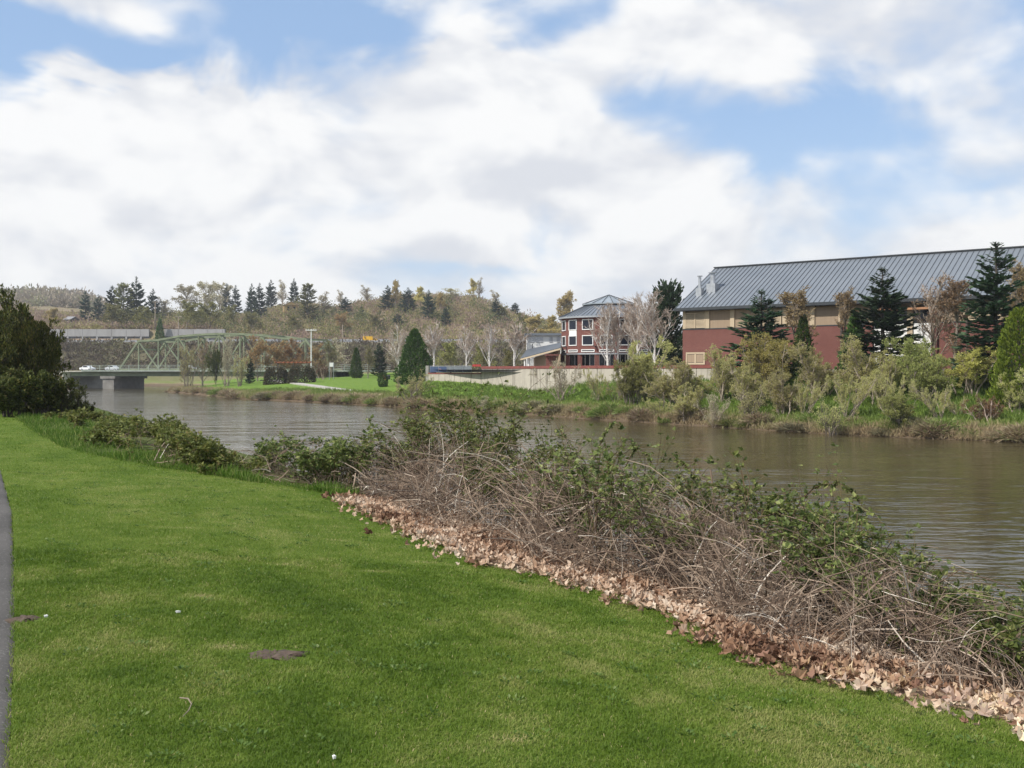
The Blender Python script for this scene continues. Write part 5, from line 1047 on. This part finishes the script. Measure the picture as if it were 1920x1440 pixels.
def litter():
    rg=np.random.default_rng(17); N=13000; u=1.2+12.8*rg.random(N)**1.05; s=edge_s(u)+np.where(rg.random(N)<.07,-np.abs(rg.normal(size=N))*.16,rg.random(N)**1.25*2.0*np.interp(u,[12,14.8],[1,.3])); x,y=near(u,s); z=near_ground(x,y)+rg.random(N)*.045
    kp=(fbm(x*1.6,y*1.6,31)+.25*rg.random(N)>.40); u,s,x,y,z=u[kp],s[kp],x[kp],y[kp],z[kp]; N=len(x)
    sz=rg.uniform(.018,.052,N)*np.interp(u,[0,10,25],[.9,1.1,1.7]); R=rand_rot(N,rg,.45); kind=rg.integers(0,8,N); c=np.clip(.47+1.5*(fbm(x*1.3,y*1.3,77)-.5)+.25*rg.normal(size=N),0,1)
    vis=(y>3.6)&(np.abs(x/y)<.53); order=np.argsort(np.where(vis,y-sz*20,1e9)); ind=order[:300]; rest=order[300:]; m=MB()
    for k in range(8):
        i=rest[kind[rest]==k]; V=np.einsum('nij,vj->nvi',R[i],LS[k])*sz[i][:,None,None]+np.stack([x[i],y[i],z[i]+.012],1)[:,None,:]
        m.add(V.reshape(-1,3),None,(LT[None]+(np.arange(len(i))*15)[:,None,None]).reshape(-1,3),a=np.repeat(c[i],15))
    o=stuff(m.build('leaf_litter',M_DL)); tag(o,'carpet of tan dead leaves between lawn and brambles','leaves')
    mats=[MB().add(LS[k],None,LT,a=v).mesh('fallen_leaf',M_DL) for k in range(8) for v in (.3,.6,.9)]
    from mathutils import Matrix
    for j in ind:
        o=link('fallen_leaf',mats[kind[j]*3+int(min(c[j]*3,2))]); Mx=np.eye(4); Mx[:3,:3]=R[j]*sz[j]; Mx[:3,3]=(x[j],y[j],z[j]+.02); o.matrix_world=Matrix(Mx.tolist())
        tag(o,'curled tan dead leaf lying on the litter strip beside the lawn','leaf','fallen leaves nearest the viewer')
litter()

# ------------------------------------------------------------------ brambles
top_px=np.array([0,130,200,300,350,390,430,465,490,540,620,660,720,800,850,900,980,1010,1060,1150,1200,1270,1330,1400,1450,1540,1600,1680,1750,1850,1925,2100])
top_y =np.array([775,768,782,790,797,828,852,884,842,808,832,822,802,765,740,757,795,832,842,832,866,884,892,900,932,968,972,1015,1085,1120,1118,1200.])
M_BL=leafy('bramble_leaf',[(0,(.045,.066,.018)),(.45,(.098,.130,.034)),(.8,(.19,.225,.062)),(1,(.33,.34,.13))],.38,.45,.12)
M_BLD=leafy('bramble_leaf_dull',[(0,(.072,.090,.022)),(.5,(.130,.155,.038)),(.85,(.21,.225,.06)),(1,(.27,.21,.08))],.35,.5,.1)
M_CANE=ramp_attr('green_brown_cane',[(0,(.075,.05,.03)),(.6,(.12,.085,.045)),(1,(.13,.12,.05))])
M_DRY=ramp_attr('dry_cane',[(0,(.10,.068,.05)),(.35,(.20,.145,.105)),(.7,(.33,.25,.185)),(.93,(.47,.39,.31)),(1,(.66,.60,.51))])
def bramble(i, px0, px1, label, leaf_n, dry_n, leafy_low, dull=False, cane_n=26, sl=(1.25,2.9)):
    rg=np.random.default_rng(300+i); near_s=0.85 if px1<665 else 0.0; leaf_n=int(leaf_n*(1.0 if px1<665 else .78))
    def base(n, s0, s1, pw=1.0):                       # s0..s1: distance out from the lawn edge
        out=[]; c=0
        while c<n:
            u=rg.uniform(-2,62,6000); o=s0+(s1-s0)*rg.random(6000)**pw; x,Z=near(u,edge_s(u)+o); p=CX+F*x/np.maximum(Z,.5); k=(p>px0)&(p<px1)&(Z>2); out.append(np.stack([p,o,x,Z],1)[k]); c+=k.sum()
        q=np.vstack(out)[:n]; return q[:,0],q[:,1],q[:,2],q[:,3]
    _q=base(400,1.0,2.0); Zc=float(np.median(_q[3])); txc=(((px0+px1)/2)-CX)/F; o3=np.array([txc*Zc,Zc,float(near_ground(np.array([txc*Zc]),np.array([Zc]))[0])]); t=thing('bramble_bush',label,'bramble',o3)
    wide=abs(px1-px0)/F*Zc/max(NRM[0]*0+.6,.1)
    def Ht(px,x,Z):
        zt=EYE-(np.interp(px,top_px,top_y)-HY)/F*Z; return np.clip(zt-near_ground(x,Z),.25,3.2)
    # live canes
    n=cane_n; nc=max(n//9,4); cq=base(nc,sl[0]-near_s,sl[1]); ci=rg.integers(0,nc,n); s=cq[1][ci]; x=cq[2][ci]+.12*rg.normal(size=n); Z=cq[3][ci]+.12*rg.normal(size=n)
    ix=rg.random(n)<.22; q4=base(n,sl[0]-near_s,sl[1]); s=np.where(ix,q4[1],s); x=np.where(ix,q4[2],x); Z=np.where(ix,q4[3],Z); px=CX+F*x/Z; hv=(.62+.58*rg.random(nc))[ci]; H=Ht(px,x,Z)*np.interp(s,[.4-near_s,1.3-near_s,2.1-near_s],[.5,.85,1.0])*rg.uniform(.6,1.05,n)*hv; K=8; k=np.linspace(0,1,K)[None,:]; th=rg.random(n)*6.28; reach=rg.uniform(.3,.9,n)*np.clip(H,.5,1.6)
    prof=np.sin(np.pi*.5*np.minimum(k*1.35,1.0)); prof=prof-np.maximum(k-.72,0)**1.5*rg.uniform(.3,1.6,n)[:,None]
    g0=near_ground(x,Z)
    XX=x[:,None]+np.cos(th)[:,None]*reach[:,None]*k**1.4; YY=Z[:,None]+np.sin(th)[:,None]*reach[:,None]*k**1.4; lim=EYE-(np.interp(CX+F*XX/YY,top_px,top_y)-HY)/F*YY-g0[:,None]
    rat=np.min(lim/np.maximum(H[:,None]*prof,.05),axis=1,where=(prof>.3),initial=9.); H=H*np.clip(rat,.25,1.0)*np.where(rg.random(n)<.12,1.13,1.0)
    P=np.stack([x[:,None]+np.cos(th)[:,None]*reach[:,None]*k**1.4,Z[:,None]+np.sin(th)[:,None]*reach[:,None]*k**1.4,g0[:,None]-.05+H[:,None]*prof],2); P[:,1:]+=rg.normal(size=(n,K-1,3))*.025
    sc=np.interp(Zc,[7,16,40,70],[1,1.2,2.0,3.0]); m=MB().tubes(P-o3,taper(P,.0065*sc,.0025*sc),4,a=rg.random(n))
    side,_=grow(P,4,.3,.95,.8,H*.45,5,.1,.15,rg); m.tubes(side-o3,taper(side,.004*sc,.0015*sc),3,a=rg.random(len(side))); stuff(m.build('canes',M_CANE,t))
    lo=.05 if leafy_low else .5
    A,Da=along(P,leaf_n,rg,lo,1.0); B,Db=along(side,max(leaf_n//3,3),rg,.15,1.0); A=np.vstack([A,B]); Da=np.vstack([Da,Db]); c=len(A); A=A+rg.normal(size=A.shape)*.035*sc
    pi=np.repeat(np.arange(c),3); ofs=np.tile(np.array([-.9,0,.9]),c); hd=unit(Da[pi]*.5+rg.normal(size=(c,3))[pi]*.8+np.array([0,0,.25])); sd_=unit(np.cross(hd,np.array([0,0,1.])+.2*rg.normal(size=hd.shape))); D=unit(hd*np.cos(ofs)[:,None]+sd_*np.sin(ofs)[:,None]); l=.048*sc*rg.uniform(.55,1.25,c)[pi]*np.where(ofs==0,1.15,.9)
    lm=MB().leaves(A[pi]+D*.008-o3,D,l,l*.72,rg,.12,a=np.clip(rg.random(c)[pi]*.8+.25*rg.random(len(pi)),0,1),up=2.2); stuff(lm.build('leaves',M_BLD if dull else M_BL,t))
    # dead tangle
    if dry_n:
        px,s,x,Z=base(int(dry_n*1.35),.35,2.9,.85); kd=fbm(x*1.5,Z*1.5,19)+.35*rg.random(len(x))>.58; px,s,x,Z=px[kd],s[kd],x[kd],Z[kd]; n=len(px); dn=.55*(vnoise(px/45.0,0*px,5)-.4); x=x+dn*NRM[0]; Z=Z+dn*NRM[1]; s=s+dn; H=Ht(px,x,Z)*np.interp(s,[.2,.9,1.9],[.27,.66,.9]); g0=near_ground(x,Z); L=rg.uniform(.35,1.3,n)*np.clip(H+.25,.4,1.3); el=rg.normal(size=n)*.55+.55; th=rg.random(n)*6.28; D=np.stack([np.cos(el)*np.cos(th),np.cos(el)*np.sin(th),np.sin(el)],1); K=6; pts=[np.stack([x,Z,g0+rg.random(n)**1.6*H*.8],1)-D*L[:,None]*.25]; bd=rg.normal(size=(n,3))*.16+np.array([0,0,-.09])
        for q in range(K-1): D=unit(D+bd+.07*rg.normal(size=(n,3))); pts.append(pts[-1]+D*(L/(K-1))[:,None])
        Q=np.stack(pts,1); gq_=near_ground(Q[:,:,0].ravel(),Q[:,:,1].ravel()).reshape(n,K); Q[:,:,2]=np.clip(Q[:,:,2],gq_+.01,gq_+np.maximum(H[:,None]*1.02,.1)); r=np.minimum(.0025*np.exp(.68*rg.normal(size=n)),.0075)*np.interp(Zc,[7,16,40],[1,1.3,2]); stuff(MB().tubes(Q-o3,taper(Q,1,.45)*r[:,None],3,a=np.clip(.40+.30*rg.normal(size=n),0,1)).build('dry_canes',M_DRY,t))
BR=[(95,205,'dull green bramble at the foot of the big dark tree',22,0,True,True,66,(.9,3.2)),(195,315,'low dull-green bramble mass, second from the big dark tree',24,160,True,True,76,(.9,2.8)),(305,400,'bramble with two upright leafy sprigs above the water at left',24,200,True,True,70,(.9,2.6)),(390,475,'lowest leafy bramble left of the gap with grey water',24,240,True,True,56,(.9,2.4)),
 (475,660,'green bramble clump right of the water gap at left',26,420,True,False,66),(650,800,'brown twiggy bramble left of the tallest bramble mound',14,1400,False,False,40),(770,1010,'tallest bramble mound with arching leafy top',30,1800,False,False,74),(1000,1140,'bramble with fresh green leaves right of the tallest mound',24,1300,False,False,50),(1130,1310,'tangled bramble with upright sprays in the middle of the bank',20,1700,False,False,50),
 (1300,1480,'bramble around a brown stake above the river',22,1600,False,False,50),(1470,1690,'dense brown bramble tangle with green crest at right',22,1700,False,False,52),(1680,1960,'leafy bramble at the lower right corner by the rippled water',30,1000,False,False,74)]
for i,b in enumerate(BR): bramble(i,*b)
# single bare sprays, stakes and bleached sticks that stand out of the tangle
def stick(name,label,px,py0,px1,py1,s,r,colv,group=None,leafn=0,arch=.1):
    def at(p,y,s):
        tx=(p-CX)/F; Z=s/(NRM[0]*tx+NRM[1]); return np.array([tx*Z,Z,EYE-(y-HY)/F*Z])
    a,b=at(px,py0,s),at(px1,py1,s+.12); g=float(near_ground(a[:1],a[1:2])[0]); a[2]=min(a[2],g+.02) if name=='stake' else max(a[2],g-.02); rg=np.random.default_rng(int(px*7+py0)); k=np.linspace(0,1,7)[:,None]; P=a+(b-a)*k+np.array([0,0,1.])*np.sin(k*np.pi)*arch*np.linalg.norm(b-a)+rg.normal(size=(7,3))*min(.012,.03*float(np.linalg.norm(b-a))); o=a.copy()
    t=thing(name,label,'stick' if not leafn else 'spray',o,0,group); MB().tubes((P-o)[None],(r*np.linspace(1,.5,7))[None],6,a=[colv]).build('stem',M_DRY if colv>.25 else M_CANE,t)
    if leafn:
        A,Da=along(P[None],leafn,rg,.35,1); c=len(A); pi=np.repeat(np.arange(c),3); D=unit(Da[pi]*.3+rg.normal(size=(c*3,3))); l=.045*rg.uniform(.6,1.2,c*3); MB().leaves(A[pi]-o,D,l,l*.7,rg,.12,up=2.0).build('leaves',M_BL,t)
stick('bramble_spray','bare arching bramble spray left of centre over the river',1088,900,1048,805,6.8,.007,.1,None,6)
stick('bramble_spray','leafy bramble spray reaching up over the river at centre',1105,890,1145,795,6.9,.008,.1,None,26)
stick('bramble_spray','arching leafy bramble spray right of the centre spray',1165,900,1222,868,6.9,.007,.1,None,34,.5)
stick('bramble_spray','thin leafy spray left of the brown stake',1318,920,1268,864,6.9,.007,.1,None,26)
stick('bramble_spray','long leafy spray nodding right over the river',1480,975,1618,948,6.9,.008,.1,None,44,.35)
stick('bramble_spray','upright thorny spray on the left of the tallest mound',790,940,812,772,6.2,.008,.1,None,10,.04)
stick('stake','brown cut stake standing in the brambles',1338,1060,1334,880,6.6,.018,.3,None,0,.0)
stick('stake','tall mossy stem leaning left in the right-hand brambles',1606,1270,1560,1085,5.4,.012,.2,None,0,.02)
for (a,b,c,d,s,l) in ((1288,1170,1310,1060,5.15,'bleached stick leaning by the litter left of the mossy stem'),(972,1010,978,965,5.2,'bleached broken stick standing above the litter near the mound'),(1640,1270,1665,1195,5.2,'thick pale stub leaning right of the mossy stem'),(1875,1365,1880,1250,5.0,'grey upright stub in the lower right corner'),(680,935,677,905,5.15,'short white stub at the left end of the litter'),(730,958,742,938,5.1,'small pale stick lying near the left end of the litter'),(1160,1112,1250,1062,5.2,'long arched grey cane resting on the litter at centre'),(1690,1250,1860,1270,5.2,'long pale cane lying across the lower right litter'),(1340,1150,1372,1095,5.1,'pale forked stick left of the mossy stem')):
    stick('dead_stick',l,a,b,c,d,s,.006,.74,'bleached dead sticks')
# dark thorn tree and brush at the left end of the lawn
plant('haw','thorn_tree','big dark dense thorn tree at the left edge of the picture','tree',26,40,553,205,base=780)
plant('hawball','thorn_tree','dark thorn tree with rounded crown right against the big one','tree',64,38.5,602,92,base=782)
plant('hawball','thorn_tree','dark rounded thorn tree behind the others at the left edge','tree',4,42,584,150,base=778)
plant('haw','thorn_tree','second dark thorn tree mostly cut off by the left edge','tree',-75,37,575,200,base=775)
for (k,px,Z,top,w,l,b) in (('hawshrub',75,37,690,130,'dark leafy undergrowth below the big thorn tree',783),('brownshrub',122,38,712,90,'dark brown brush right of the big thorn tree',790),('brownshrub',155,39,742,55,'low dark brush at the right foot of the thorn tree',795),('hawshrub',15,35,700,150,'dark green undergrowth at the left edge by the lawn',780),('hawshrub',40,40,650,150,'dark mass of undergrowth between the thorn tree trunks',776)):
    plant(k,'undergrowth_bush',l,'bush',px,Z,top,w,base=b)
# taller unmown grass along the left part of the lawn edge
def fringe():
    rg=np.random.default_rng(91); N=15000; u=14.2+36*rg.random(N)**1.3; s=edge_s(u)+rg.random(N)**1.5*np.interp(u,[15,20,30],[.5,1.3,2.2])-.1; x,y=near(u,s); z=near_ground(x,y); d=rg.normal(size=(N,3))*.4; d[:,2]=1
    h=.11*rg.uniform(.4,1.6,N)*np.clip(2.2*fbm(x*1.1,y*1.1,8)-.35,.25,1.8); m=MB().leaves(np.stack([x,y,z-.01],1),d,h*1.3,np.interp(y,[10,40],[.010,.024]),rg,.05,a=np.clip(.35+.35*rg.normal(size=N),0,1))
    o=stuff(m.build('fringe_grass',leafy('fringe_blades',[(0,(.06,.125,.012)),(.6,(.13,.22,.03)),(1,(.30,.32,.10))],.4,.6,0))); tag(o,'tall unmown grass along the left lawn edge','grass')
fringe()
# clover and plantain in the lawn
def weeds():
    rg=np.random.default_rng(23); N=420; u=2.5+16*rg.random(N)**1.4; s=.3+(edge_s(u)-.5)*rg.random(N); x,y=near(u,s); k=(y>3.6)&(fbm(x*.8,y*.8,12)>.47); x,y=x[k],y[k]; n=len(x); m=16; pi=np.repeat(np.arange(n),m); th=rg.random(n*m)*6.28; R=rg.uniform(.03,.11,n)[pi]*np.sqrt(rg.random(n*m)); px_=x[pi]+np.cos(th)*R; py_=y[pi]+np.sin(th)*R
    D=np.stack([np.cos(th)*.8,np.sin(th)*.8,.45+.2*rg.random(n*m)],1); b=MB().leaves(np.stack([px_,py_,near_ground(px_,py_)+.018],1),D,rg.uniform(.014,.030,n*m),rg.uniform(.010,.018,n*m),rg,.1,up=2.0)
    o=stuff(b.build('lawn_weeds',leafy('clover_leaf',[(0,(.06,.115,.02)),(.7,(.11,.18,.035)),(1,(.20,.25,.09))],.35,.6,0))); tag(o,'low broad-leaved weeds growing among the lawn grass','weeds')
weeds()
# thin air haze
M_HZ, g = new_mat('haze_air'); pv = g.node('ShaderNodeVolumePrincipled'); pv.inputs['Color'].default_value=(.86,.90,.96,1); pv.inputs['Density'].default_value=0.0002; pv.inputs['Anisotropy'].default_value=0.2
ho = g.node('ShaderNodeOutputMaterial'); g.l.new(pv.outputs[0], ho.inputs['Volume'])
hz_o = stuff(MB().box((-3100,-200,-8),(3100,4100,95)).build('haze', M_HZ)); tag(hz_o,'thin pale haze in the air over the river valley','haze')
